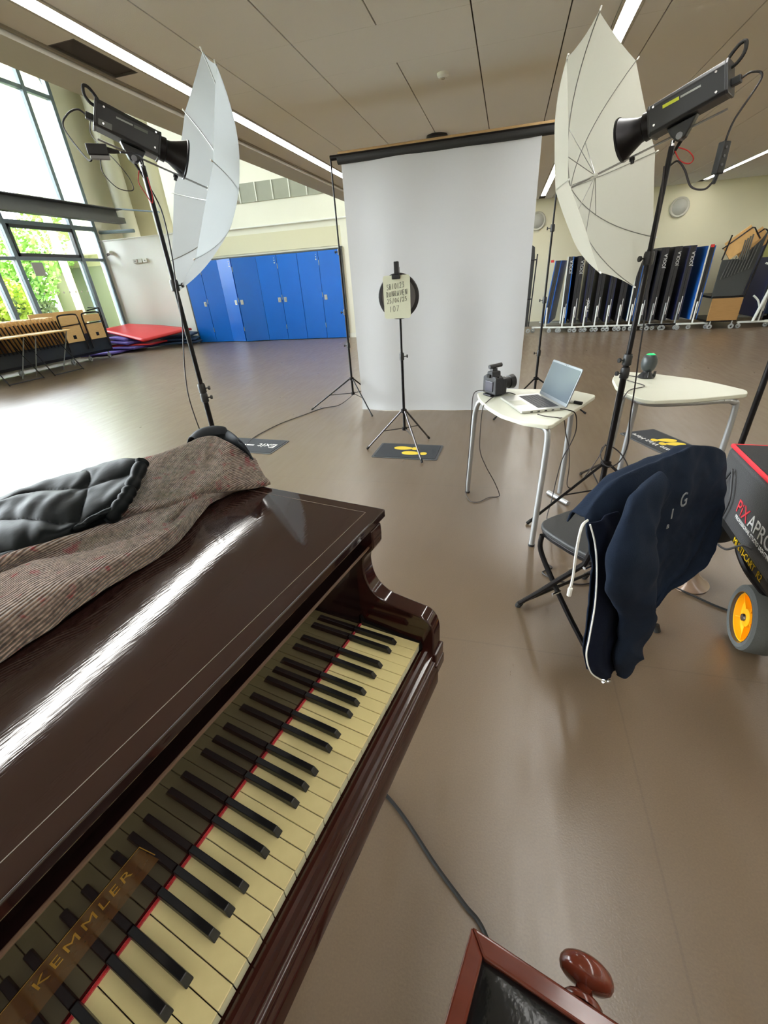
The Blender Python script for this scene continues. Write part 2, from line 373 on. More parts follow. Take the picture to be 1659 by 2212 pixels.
for i in range(len(my) - 1):
    for (za, zb) in ((.5, 2.33), (2.40, 3.07), (3.17, 3.39), (3.45, 5.88), (5.96, 6.66)):
        MB().box(-11.665, -11.655, my[i + 1] + .05, my[i] - .05, za, zb).build('pane', gm, w1, smooth=0)
for i in (1, 3, 5, 7, 9):
    ya, yb = my[i + 1] + .05, my[i] - .05
    f = MB()
    for (a, b, c, d) in ((ya, yb, 2.40, 2.47), (ya, yb, 3.0, 3.07), (ya, ya + .06, 2.40, 3.07), (yb - .06, yb, 2.40, 3.07)): f.box(-11.66, -11.56, a, b, c, d)
    f.build('opening_sash', dark_frame, w1, smooth=0)
    d = MB()
    for k in range(9): d.cyl((-11.652, ya + .15 + k * .19, 1.58), (-11.648, ya + .15 + k * .19, 1.58), .025, n=10)
    d.build('safety_dots', white_paint, w1)
wn = MB().box(-11.655, -11.64, 9.75, 10.05, 1.98, 2.28).build('paper_notice', mat('grey_paper', (176, 176, 176), .8), w1, smooth=0)
sb = struct(MB().box(-10.75, -10.5, Y0, 12.1, 3.17, 3.30).box(-10.75, -10.72, Y0, 12.1, 3.3, 3.5).box(-10.78, -10.5, Y0, 12.1, 3.48, 3.5).build('trim_4', beam_m, smooth=0), 'dark steel beam running along the window wall')
struct(MB().tube([(-11.2, 12.2, 3.6), (-9.4, 12.2, 3.35)], .02, 6).tube([(-11.6, 12.2, 3.05), (-10.4, 12.2, 3.0)], .045, 6).build('trim_5', mull), 'thin pipes crossing the recess above the white wall')
for x in (-11.0, -9.78):
    struct(MB().cyl((x, 12.75, 2.4), (x, 12.75, 6.9), .24, n=28).build('column', wall_m), 'round cream column in the recess above the white wall' )
# fittings on the white wall
o = thing('security_camera', 'small white dome security camera high on the white wall corner', 'camera', (-11.3, 12.08, 2.52))
MB().lathe([(0, 0), (.06, 0), (.06, .05), (.03, .1), (0, .11)], (0, 0, 0), (0, -1, 0), 16).build('body', white_plastic, o); MB().cyl((-.02, -.08, -.03), (-.05, -.17, -.06), .035, n=12).build('lens_tube', mat('cam_grey', (110, 108, 104), .3), o)
def wallbox(x, z, n, lab, cat='socket', name='wall_socket'):
    o = thing(name, lab, cat, (x, 12.08, z))
    for i in range(n):
        MB().box(i * .17 - .07, i * .17 + .07, -.02, .02, -.05, .05).build('cover_plate', white_plastic if i == n - 1 else mat('socket_grey', (196, 196, 190), .5), o, smooth=0, bevel=.005)
    MB().box(-.02, .02, -.024, -.02, -.012, .012).box((n - 1) * .17 - .02, (n - 1) * .17 + .02, -.024, -.02, -.012, .012).build('switch', mat('socket_slot', (90, 90, 88), .5), o, smooth=0)
wallbox(-10.55, 2.26, 3, 'row of grey and white switches high on the white wall', 'switch', 'wall_switch')
wallbox(-9.95, .40, 2, 'double white wall socket low beside the navy mats')
wallbox(-10.9, .42, 1, 'white wall socket low by the window corner above the red mat')
# round wall speakers
for x, z, lab in ((.58, 2.39, 'round grey wall speaker beside the right edge of the white backdrop'), (3.66, 2.40, 'round grey wall speaker above the folded tables, between umbrella and trolley')):
    o = thing('wall_speaker', lab, 'speaker', (x, Y1, z), 0, 'round wall speakers')
    MB().lathe([(.2, 0), (.2, .04), (.185, .055), (.16, .045), (.15, .03)], (0, 0, 0), (0, -1, 0), 32).build('ring', mat('speaker_ring', (186, 184, 170), .5), o)
    MB().lathe([(.16, .03), (.1, .07), (.04, .085), (0, .087)], (0, 0, 0), (0, -1, 0), 32).build('grille', mat('speaker_grille', (168, 168, 158), .55, bump=.5, bscale=120), o)
# ------------------------------------------------------------------ the grand piano
PX, PYW, PRZ = -.133, .654, R(77.98)
def lacquer(name, rgb, rgb2, rough=.09):
    m = bpy.data.materials.new(name); m.use_nodes = True; t = m.node_tree; N = t.nodes; L = t.links; p = N['Principled BSDF']
    co = N.new('ShaderNodeTexCoord'); mp = N.new('ShaderNodeMapping'); mp.inputs['Scale'].default_value = (1.2, 9, 9); L.new(co.outputs['Object'], mp.inputs[0])
    n1 = N.new('ShaderNodeTexNoise'); n1.inputs['Scale'].default_value = 3; n1.inputs['Detail'].default_value = 8; L.new(mp.outputs[0], n1.inputs[0])
    mx = N.new('ShaderNodeMix'); mx.data_type = 'RGBA'; L.new(n1.outputs['Fac'], mx.inputs[0]); mx.inputs[6].default_value = lin(rgb); mx.inputs[7].default_value = lin(rgb2)
    L.new(mx.outputs[2], p.inputs['Base Color'])
    n2 = N.new('ShaderNodeTexNoise'); n2.inputs['Scale'].default_value = 7; n2.inputs['Detail'].default_value = 6; L.new(co.outputs['Object'], n2.inputs[0])
    mr = N.new('ShaderNodeMapRange'); mr.inputs[1].default_value = .35; mr.inputs[2].default_value = .75; mr.inputs[3].default_value = rough * .6; mr.inputs[4].default_value = rough * 1.7
    L.new(n2.outputs['Fac'], mr.inputs[0]); L.new(mr.outputs[0], p.inputs['Roughness']); p.inputs['IOR'].default_value = 1.55
    n3 = N.new('ShaderNodeTexNoise'); n3.inputs['Scale'].default_value = 30; L.new(mp.outputs[0], n3.inputs[0])
    bu = N.new('ShaderNodeBump'); bu.inputs['Strength'].default_value = .02; bu.inputs['Distance'].default_value = .002; L.new(n3.outputs['Fac'], bu.inputs['Height']); L.new(bu.outputs[0], p.inputs['Normal'])
    return m
maho = lacquer('dark_mahogany_lacquer', (34, 14, 12), (52, 24, 19))
maho_lid = lacquer('dark_mahogany_lid', (31, 18, 16), (44, 27, 23), .05)
maho_red = lacquer('red_mahogany_edge', (42, 18, 14), (52, 23, 17), .12)
fall_m = lacquer('fallboard_lacquer', (16, 8, 8), (24, 11, 10), .03)
for l_ in list(fall_m.node_tree.links):
    if l_.to_socket.name == 'Normal' and l_.to_node.type == 'BSDF_PRINCIPLED': fall_m.node_tree.links.remove(l_)
gold = mat('gold_inlay', (190, 150, 70), .3, .85, var=.15)
ivory = mat('yellowed_ivory', (212, 198, 142), .28, var=.05, scale=6, bump=.02, bscale=40)
ivory2 = mat('yellowed_ivory_worn', (184, 170, 120), .35, scale=18, col2=(214, 201, 148), bump=.02)
ivfront = mat('key_front', (206, 204, 172), .4, var=.05)
ebony = mat('ebony_key', (11, 11, 12), .36, var=.2, bump=.05, bscale=150)
felt = mat('red_felt', (170, 18, 24), .9, var=.25, scale=60, bump=.6, bscale=400, sheen=.3)
pi_o = thing('grand_piano', 'dark mahogany lacquered grand piano with yellowed keys and closed lid', 'piano', (PX, PYW, 0), PRZ)
NW = 50; KW = .0235; AL = -NW * KW
zt = .72
pat_up = [1, 1, 0]  # pattern of whites from the treble end: A G F | E D C B
names = ['A', 'G', 'F', 'E', 'D', 'C', 'B']
wk = {}
def white_key(i, worn):
    m = ivory2 if worn else ivory
    key = MB().box(-KW + .0005, -.0005, 0, .147, zt - .0035, zt)
    o = key.build('white_key', m, pi_o, smooth=0, bevel=.0009, seg=2)
    f = MB().box(-KW + .0008, -.0008, .0012, .147, zt - .022, zt - .0035).build('key_front', ivfront, o, smooth=0)
    return o, f
kw0, kf0 = white_key(0, False); wa0, wf0 = white_key(0, True)
first = True
for i in range(NW):
    src = (wa0, wf0) if (12 <= i <= 38) else (kw0, kf0)
    if i == 0: a, f = kw0, kf0
    elif i == 12: a, f = wa0, wf0
    else:
        a = src[0].copy(); C.objects.link(a); f = src[1].copy(); C.objects.link(f); f.parent = a
    a.location = (-i * KW, 0, [0, .0003, -.0003, .0002][i % 4])
bkp = [(-.0057, .0445, zt + .001), (.0057, .0445, zt + .001), (.0057, .147, zt + .001), (-.0057, .147, zt + .001), (-.0046, .052, zt + .0125), (.0046, .052, zt + .0125), (.0046, .147, zt + .0125), (-.0046, .147, zt + .0125)]
bk = MB().add(bkp, [(0, 1, 2, 3), (4, 5, 6, 7), (0, 1, 5, 4), (1, 2, 6, 5), (2, 3, 7, 6), (3, 0, 4, 7)]).build('black_key', ebony, pi_o, smooth=0, bevel=.0012, seg=3)
fst = True
for i in range(1, NW):
    n1, n0 = names[(i - 1) % 7], names[i % 7]   # boundary between whites
    if (n1, n0) in (('F', 'E'), ('C', 'B')): continue
    off = {('A', 'G'): 0, ('G', 'F'): -.0025, ('E', 'D'): .0022, ('D', 'C'): -.0022, ('B', 'A'): .0025}[(n1, n0)]
    b = bk if fst else bk.copy()
    if not fst: C.objects.link(b)
    fst = False; b.location = (-i * KW + off, 0, 0)
MB().box(AL, 0, .1435, .1475, zt - .001, zt + .0035).build('felt_strip', felt, pi_o, smooth=0, bevel=.001)
MB().box(AL, 0, .01, .14, .69, .697).build('key_bed_felt', mat('dark_bed', (30, 20, 16), .8), pi_o, smooth=0)
# fallboard: the polished upright board behind the keys
MB().prism([(.1475, .70), (.1475, .728), (.1475, .80), (.1475, .925), (.16, .94), (.175, .94), (.175, .70)], AL - .01, .009, lambda u, v, h: (h, u, v)).build('fallboard', fall_m, pi_o, smooth=20)
# name inlay
pl = MB()
def quad_line(pts, w_):
    for k in range(len(pts) - 1):
        a, z1 = pts[k]; b, z2 = pts[k + 1]; d = Vector((b - a, z2 - z1)).normalized(); nx, nz = -d.y * w_, d.x * w_
        pl.add([(a + nx, .1470, z1 + nz), (b + nx, .1470, z2 + nz), (b - nx, .1470, z2 - nz), (a - nx, .1470, z1 - nz)], [(0, 1, 2, 3)])
quad_line([(-.715, .792), (-.705, .830), (-.535, .830), (-.527, .792)], .0005)
pl.build('brass_inlay_line', gold, pi_o, smooth=0)
inl = mat('inlay_wood', (66, 40, 18), .1, var=.3, scale=40)
MB().add([(-.715, .1472, .778), (-.705, .1472, .829), (-.536, .1472, .829), (-.526, .1472, .778)], [(0, 1, 2, 3)]).build('name_inlay', inl, pi_o, smooth=0)
text('lettering', 'KEMMLER', .0215, gold, pi_o, frame((-.608, .1468, .812), (1, 0, 0), (0, 0, 1)), ext=.0001, kerning=1.25)
# front panel above the fallboard with its bead, and the lid
MB().box(AL - .05, .03, .128, .145, .938, .981).build('front_rail', fall_m, pi_o, smooth=0, bevel=.001)
MB().tube([(AL - .01, .112, .936), (.012, .112, .936)], .003, 8).build('bead_moulding', mat('worn_bead', (84, 62, 48), .25), pi_o); MB().box(AL - .01, .012, .112, .15, .9345, .9385).build('bead_shelf', fall_m, pi_o, smooth=0)
def lid_outline(e):
    P = [(.068 - e, .098 + e), (.068 - e, .55)]
    P += [(x, y) for x, y in ((.05 - e, .66), (.0 - e, .78), (-.10 - e, .88), (-.24 - e, .97), (-.38 - e, 1.07), (-.50 - e, 1.2), (-.60 - e, 1.34 - e), (-.74, 1.44 - e), (-.92, 1.47 - e), (-1.08 + e, 1.42 - e), (-1.2 + e, 1.28), (-1.243 + e, 1.1))]
    P += [(-1.243 + e, .098 + e)]
    out = []
    c = P[1:-1]; s_ = cr_spline([(x, y, 0) for x, y in c], 48)
    return [P[0]] + [(q.x, q.y) for q in s_] + [P[-1]]
lid = MB().prism(lid_outline(0), .981, 1.0).build('lid', maho_lid, pi_o, smooth=30, bevel=.0035, seg=3)
gl = MB()
gl.box(-1.21, .0385, .1288, .1299, .9995, 1.0004).box(.0388, .0399, .1288, .60, .9995, 1.0004)
gl.build('lid_groove', mat('worn_edge', (104, 92, 84), .3), pi_o, smooth=0)
MB().box(-1.24, .066, .505, .5065, .9992, 1.0003).build('lid_hinge_seam', black_metal, pi_o, smooth=0)
# rim
ro = lid_outline(.019); mb = MB(); ri = lid_outline(.07)
n = len(ro)
for (z0, z1) in ((.64, .978),):
    V = [(x, max(y, .16), z0) for x, y in ro] + [(x, max(y, .16), z1) for x, y in ro]
    F = [(i, (i + 1) % n, n + (i + 1) % n, n + i) for i in range(n)] + [tuple(range(n)), tuple(range(n, 2 * n))]
    mb.add(V, F)
mb.build('rim', maho, pi_o, smooth=30)
# cheeks with the swept arm
prof = [(.16, .978), (.10, .978), (.099, .955), (.100, .938), (.104, .930), (.118, .915), (.127, .902), (.130, .885), (.129, .868), (.1265, .852), (.122, .838), (.115, .825), (.105, .814), (.092, .805), (.078, .7995), (.05, .795), (.02, .7905), (.0, .788), (-.010, .784), (-.018, .777), (-.024, .768), (-.028, .756), (-.030, .742), (-.030, .66), (.16, .66)]
for (h0, h1) in ((.009, .049), (AL - .049, AL - .009)):
    MB().prism(prof, h0, h1, lambda u, v, h: (h, u, v)).build('cheek', maho, pi_o, smooth=30, bevel=.0035, seg=3)
    MB().box(h0 - .001, h1 + .007, -.036, -.02, .655, .688).box(h0 - .001, h1 + .007, -.038, .10, .625, .655).build('cheek_foot', maho_red, pi_o, smooth=0, bevel=.004, seg=3)
for (h0, h1) in ((-.0, .009), (AL - .009, AL)):
    MB().prism([(-.004, .70), (.0, .716), (.14, .73), (.145, .745), (.145, .70)], h0, h1, lambda u, v, h: (h, u, v)).build('key_block', ebony, pi_o, smooth=30)
slip = [(-.004, .690), (-.004, .7005), (-.007, .7035), (-.014, .704), (-.0185, .7005), (-.019, .694), (-.0215, .688), (-.0275, .6865), (-.0295, .682), (-.0285, .676), (-.0265, .672), (-.0300, .668), (-.0335, .6655), (-.0345, .660), (-.0325, .655), (-.034, .650), (-.0375, .647), (-.0395, .640), (-.0395, .605), (-.03, .60), (.16, .60), (.16, .690)]
MB().prism(slip, AL - .009, .0095, lambda u, v, h: (h, u, v)).build('key_slip', maho_red, pi_o, smooth=35)
for (a, b) in ((-.06, .25), (-1.11, .25), (-.93, 1.25)):
    MB().lathe([(.03, 0), (.032, .03), (.035, .08), (.045, .3), (.06, .55), (.075, .60), (.075, .64)], (a, b, 0), n=16).build('leg', maho, pi_o)
ly = MB().box(-.64, -.62, .3, .33, .1, .60).box(-.55, -.53, .3, .33, .1, .60).box(-.68, -.49, .25, .36, .07, .11).build('pedal_lyre', maho, pi_o, smooth=0, bevel=.004)
for a in (-.62, -.55): MB().box(a - .012, a + .012, .16, .27, .06, .068).build('pedal', mat('brass', (180, 140, 60), .3, 1.0), ly, smooth=0, bevel=.003)

# ------------------------------------------------------------------ piano stool
stl = thing('piano_stool', 'low adjustable piano stool with mahogany frame and black leather top', 'stool', (.015, .285, 0), R(-15))
sw, sd, sz = .46, .34, .50
stool_w = lacquer('reddish_stool_wood', (84, 34, 24), (112, 52, 36), .16)
leather = mat('black_leather', (22, 23, 24), .24, var=.2, scale=20, bump=.25, bscale=90)
fr = MB()
def mitre(x0, y0, x1, y1, t):
    O = [(x0, y0), (x1, y0), (x1, y1), (x0, y1)]; I = [(x0 + t, y0 + t), (x1 - t, y0 + t), (x1 - t, y1 - t), (x0 + t, y1 - t)]
    return O, I
O_, I_ = mitre(0, -sd, sw, 0, .027)
for k in range(4):
    k2 = (k + 1) % 4; q = [O_[k], O_[k2], I_[k2], I_[k]]
    fr.prism(q, sz - .05, sz)
fr.build('seat_frame', stool_w, stl, smooth=0, bevel=.004, seg=3)
def cush(u, v):
    x = .024 + u * (sw - .048); y = -sd + .024 + v * (sd - .048); a = abs(2 * u - 1); b = abs(2 * v - 1)
    e = min(1 - a ** 6, 1) * min(1 - b ** 6, 1)
    z = sz - .012 + .028 * (max(0, 1 - a ** 2.2) * max(0, 1 - b ** 2.2)) ** .5 + .004 * e
    return (x, y, z)
MB().grid(cush, 30, 24).build('leather_cushion', leather, stl, smooth=80)
for side in (1, -1):
    y = 0 if side > 0 else -sd
    MB().lathe([(.024, 0), (.026, .005), (.022, .009), (.012, .014), (.011, .02), (.020, .022), (.030, .025), (.0355, .029), (.038, .035), (.0375, .041), (.034, .047), (.027, .0515), (.017, .054), (.008, .055), (0, .0555)], (.168, y, sz - .023), (0, side, 0), 48).build('knob', stool_w, stl, smooth=75)
MB().box(.02, sw - .02, -sd + .02, -.02, sz - .11, sz - .05).build('apron', maho, stl, smooth=0)
for x in (.04, sw - .04):
    for y in (-.04, -sd + .04):
        MB().lathe([(.014, 0), (.018, .05), (.024, .3), (.027, sz - .1)], (x, y, 0), n=14).build('leg', maho, stl)

# ------------------------------------------------------------------ blanket and clothes heaped on the lid
def to_world(p):
    c, s_ = math.cos(PRZ), math.sin(PRZ); return Vector((PX + p[0] * c - p[1] * s_, PYW + p[0] * s_ + p[1] * c, p[2]))
BLK = [[(0.081, 0.415, 1.003), (0.012, 0.471, 1.003), (-0.085, 0.458, 1.003), (-0.203, 0.411, 1.003), (-0.315, 0.401, 1.003), (-0.408, 0.391, 1.003), (-0.498, 0.392, 1.003)], [(0.081, 0.414, 1.005), (0.007, 0.464, 1.008), (-0.089, 0.462, 1.02), (-0.193, 0.412, 1.03), (-0.297, 0.411, 1.035), (-0.382, 0.409, 1.04), (-0.466, 0.419, 1.045)], [(0.079, 0.411, 1.006), (0.005, 0.461, 1.01), (-0.082, 0.475, 1.022), (-0.174, 0.433, 1.034), (-0.263, 0.457, 1.04), (-0.335, 0.488, 1.045), (-0.414, 0.531, 1.05)], [(0.079, 0.415, 1.006), (0.005, 0.471, 1.008), (-0.082, 0.495, 1.012), (-0.174, 0.463, 1.016), (-0.263, 0.492, 1.018), (-0.335, 0.528, 1.02), (-0.414, 0.576, 1.022)], [(0.076, 0.409, 1.008), (0.004, 0.46, 1.012), (-0.056, 0.481, 1.022), (-0.127, 0.488, 1.035), (-0.184, 0.519, 1.04), (-0.275, 0.537, 1.045), (-0.394, 0.575, 1.05)], [(0.076, 0.413, 1.008), (0.004, 0.47, 1.012), (-0.056, 0.501, 1.017), (-0.127, 0.513, 1.025), (-0.184, 0.549, 1.025), (-0.275, 0.577, 1.025), (-0.394, 0.62, 1.03)], [(0.074, 0.407, 1.01), (-0.001, 0.453, 1.018), (-0.053, 0.483, 1.028), (-0.113, 0.503, 1.04), (-0.166, 0.54, 1.045), (-0.248, 0.584, 1.04), (-0.374, 0.625, 1.045)], [(0.078, 0.424, 1.02), (0.018, 0.466, 1.04), (-0.036, 0.494, 1.048), (-0.092, 0.523, 1.052), (-0.139, 0.573, 1.052), (-0.217, 0.633, 1.045), (-0.339, 0.703, 1.045)], [(0.088, 0.445, 1.035), (0.049, 0.488, 1.065), (0.007, 0.532, 1.07), (-0.049, 0.565, 1.075), (-0.103, 0.602, 1.072), (-0.161, 0.699, 1.05), (-0.301, 0.781, 1.05)], [(0.102, 0.474, 1.05), (0.074, 0.504, 1.09), (0.071, 0.572, 1.1), (-0.001, 0.595, 1.1), (-0.063, 0.649, 1.085), (-0.133, 0.736, 1.06), (-0.29, 0.806, 1.05)], [(0.102, 0.524, 1.02), (0.074, 0.554, 1.06), (0.071, 0.622, 1.07), (-0.001, 0.645, 1.07), (-0.063, 0.699, 1.055), (-0.133, 0.786, 1.04), (-0.29, 0.856, 1.03)], [(0.102, 0.614, 1.005), (0.074, 0.644, 1.01), (0.071, 0.712, 1.01), (-0.001, 0.735, 1.01), (-0.063, 0.789, 1.005), (-0.133, 0.876, 1.01), (-0.29, 0.946, 1.01)]]
JKT = [[(-0.226, 0.539, 1.045), (-0.264, 0.557, 1.042), (-0.332, 0.562, 1.042), (-0.39, 0.591, 1.045), (-0.469, 0.624, 1.045)], [(-0.218, 0.528, 1.06), (-0.264, 0.547, 1.058), (-0.32, 0.574, 1.058), (-0.365, 0.63, 1.06), (-0.439, 0.693, 1.06)], [(-0.188, 0.532, 1.075), (-0.23, 0.59, 1.07), (-0.284, 0.632, 1.07), (-0.337, 0.684, 1.07), (-0.407, 0.769, 1.07)], [(-0.142, 0.56, 1.09), (-0.189, 0.63, 1.085), (-0.249, 0.673, 1.08), (-0.312, 0.734, 1.075), (-0.385, 0.827, 1.075)], [(-0.099, 0.589, 1.105), (-0.134, 0.669, 1.1), (-0.197, 0.728, 1.09), (-0.294, 0.769, 1.08), (-0.369, 0.863, 1.08)], [(-0.099, 0.639, 1.085), (-0.134, 0.719, 1.08), (-0.197, 0.778, 1.07), (-0.294, 0.819, 1.06), (-0.369, 0.913, 1.06)], [(-0.099, 0.709, 1.025), (-0.134, 0.789, 1.02), (-0.197, 0.848, 1.02), (-0.294, 0.889, 1.02), (-0.369, 0.983, 1.02)]]
COL = [(0.061, 0.608, 1.1), (0.078, 0.591, 1.115), (0.094, 0.559, 1.12), (0.101, 0.532, 1.115), (0.083, 0.481, 1.1), (0.092, 0.467, 1.045)]
ext = []
for r_ in BLK:
    a, b, c = r_[-1]; a0, b0, c0 = r_[-2]
    ext.append(list(r_) + [(a - .25, b + (b - b0) * .3 + .01, c), (a - .55, b + .03, c)])
S = surf(ext, 150, 110)
for j, rw in enumerate(S):
    for i, p in enumerate(rw):
        f_ = min(1, i / 18)
        n_ = noise.noise(p * 7) * .012 + noise.noise(p * 22) * .004
        p.z = max(1.002, p.z + n_ * f_)
bl_m = bpy.data.materials.new('ribbed_wool_blanket'); bl_m.use_nodes = True
def blanket_nodes(m):
    t = m.node_tree; N = t.nodes; L = t.links; p = N['Principled BSDF']; p.inputs['Roughness'].default_value = .95; p.inputs['Specular IOR Level'].default_value = .15
    p.inputs['Sheen Weight'].default_value = .35
    uv = N.new('ShaderNodeUVMap'); mp = N.new('ShaderNodeMapping'); L.new(uv.outputs[0], mp.inputs[0])
    wv = N.new('ShaderNodeTexWave'); wv.wave_type = 'BANDS'; wv.bands_direction = 'Y'; wv.inputs['Scale'].default_value = 23; wv.inputs['Distortion'].default_value = 1.6; mp.inputs['Rotation'].default_value = (0, 0, R(28)); wv.inputs['Detail'].default_value = 1; L.new(mp.outputs[0], wv.inputs[0])
    co = N.new('ShaderNodeTexCoord')
    n1 = N.new('ShaderNodeTexNoise'); n1.inputs['Scale'].default_value = 120; n1.inputs['Detail'].default_value = 3; L.new(co.outputs['Object'], n1.inputs[0])
    n2 = N.new('ShaderNodeTexNoise'); n2.inputs['Scale'].default_value = 48; n2.inputs['Detail'].default_value = 4; L.new(co.outputs['Object'], n2.inputs[0])
    r1 = N.new('ShaderNodeValToRGB'); e = r1.color_ramp.elements; e[0].position = .3; e[0].color = lin((98, 80, 70)); e[1].position = .72; e[1].color = lin((178, 154, 138)); L.new(n1.outputs['Fac'], r1.inputs[0])
    r2 = N.new('ShaderNodeValToRGB'); e = r2.color_ramp.elements; e[0].position = .60; e[0].color = (0, 0, 0, 1); e[1].position = .70; e[1].color = (1, 1, 1, 1); L.new(n2.outputs['Fac'], r2.inputs[0])
    mx = N.new('ShaderNodeMix'); mx.data_type = 'RGBA'; L.new(r2.outputs[0], mx.inputs[0]); L.new(r1.outputs[0], mx.inputs[6]); mx.inputs[7].default_value = lin((150, 62, 64))
    m2 = N.new('ShaderNodeMix'); m2.data_type = 'RGBA'; m2.blend_type = 'MULTIPLY'; m2.inputs[0].default_value = .62; L.new(mx.outputs[2], m2.inputs[6]); L.new(wv.outputs[0], m2.inputs[7])
    L.new(m2.outputs[2], p.inputs['Base Color'])
    bu = N.new('ShaderNodeBump'); bu.inputs['Strength'].default_value = .9; bu.inputs['Distance'].default_value = .004
    ad = N.new('ShaderNodeMath'); ad.operation = 'MULTIPLY_ADD'; L.new(n1.outputs['Fac'], ad.inputs[0]); ad.inputs[1].default_value = .5; L.new(wv.outputs['Fac'], ad.inputs[2])
    L.new(ad.outputs[0], bu.inputs['Height']); L.new(bu.outputs[0], p.inputs['Normal'])
blanket_nodes(bl_m)
def surf_obj(name, S, m, solid=0, off=0, parent=None):
    o = surf_mb(S).build(name, m, parent, smooth=85)
    me = o.data; nv = len(S); nu = len(S[0]); uvl = me.uv_layers.new(name='UVMap')
    # arc-length style coordinates so woven ribs keep their width
    acc = [[0.0] * nu for _ in range(nv)]; acu = [[0.0] * nu for _ in range(nv)]
    for j in range(1, nv):
        d_ = sum((S[j][i] - S[j - 1][i]).length for i in range(nu)) / nu
        for i in range(nu): acc[j][i] = acc[j - 1][i] + .35 * d_ + .65 * (S[j][i] - S[j - 1][i]).length
    for j in range(nv):
        for i in range(1, nu): acu[j][i] = acu[j][i - 1] + (S[j][i] - S[j][i - 1]).length
    for lp in me.loops:
        j, i = divmod(lp.vertex_index, nu); uvl.data[lp.index].uv = (acu[j][i], acc[j][i] * 3)
    if solid:
        q = o.modifiers.new('t', 'SOLIDIFY'); q.thickness = solid; q.offset = off
    return o
bo = surf_obj('wool_blanket', S, bl_m, .004, 1)
bo.location = (PX, PYW, 0); bo.rotation_euler = (0, 0, PRZ)
tag(bo, 'thick brown ribbed wool blanket with red flecks folded over the piano lid', 'blanket')
# black puffer jacket
puff = mat('black_puffer_shell', (12, 16, 18), .45, var=.15, scale=5, bump=.12, bscale=60, spec=.10)
J = [list(r_) + [(r_[-1][0] - .25, r_[-1][1] + .05, r_[-1][2])] for r_ in JKT]
S2 = surf(J, 130, 90)
nv, nu = len(S2), len(S2[0])
for j, rw in enumerate(S2):
    for i, p in enumerate(rw):
        u, v = i / nu, j / nv
        q1 = abs(math.sin(PI * (u * 2.6 + .35 * math.sin(v * 4) + .1))) ** .4; q2 = abs(math.sin(PI * (v * 3.4 + .30 * math.sin(u * 7)))) ** .4
        p.z += .014 * (q1 * q2 - .6) * min(1, j / 6) + .006 * noise.noise(p * 8) + .004 * noise.noise(Vector((u * 16, v * 7, 2)))
jo = surf_obj('puffer_jacket', S2, puff, .005, 1); jo.location = (PX, PYW, 0); jo.rotation_euler = (0, 0, PRZ)
tag(jo, 'quilted black puffer jacket lying on the wool blanket on the piano', 'jacket')
# puffy right-hand edge roll of the jacket
rl = cr_spline([J[k][0] for k in range(5)], 40)
rp = [Vector((p.x, p.y, p.z)) for p in rl]
MB().tube(rp, [.011 + .0035 * abs(math.sin(i * .62 + math.sin(i * .3))) for i in range(40)], 12).build('front_edge', puff, jo)
# dark collar of the garment underneath, behind the blanket crest
co_ = cr_spline(COL, 40)
cs = [[Vector((p.x, p.y, p.z)) + Vector((.0, d, e)) for p in co_] for d, e in ((-.006, -.012), (-.002, .002), (.012, .004), (.03, -.01), (.05, -.05), (.07, -.11), (.08, -.14))]
for rw in cs:
    for p in rw: p.z = max(1.003, p.z)
co2 = surf_obj('folded_coat', surf(cs, 50, 24), mat('dark_coat_lining', (22, 26, 32), .6, var=.1, bump=.15, bscale=50, spec=.3), .004, 1); co2.location = (PX, PYW, 0); co2.rotation_euler = (0, 0, PRZ)
tag(co2, 'dark slate coat collar showing behind the top of the wool blanket', 'coat')
# cable on the floor beside the stool
empty_cable('floor_cable', [(-.62, .86, .007), (-.45, .79, .007), (-.293, .704, .007), (-.197, .640, .007), (-.083, .54, .007), (0, .475, .007), (.055, .43, .007), (.12, .3, .007), (.2, .1, .007)], .006, black_rubber, 'thick black cable on the floor running under the piano and the stool')
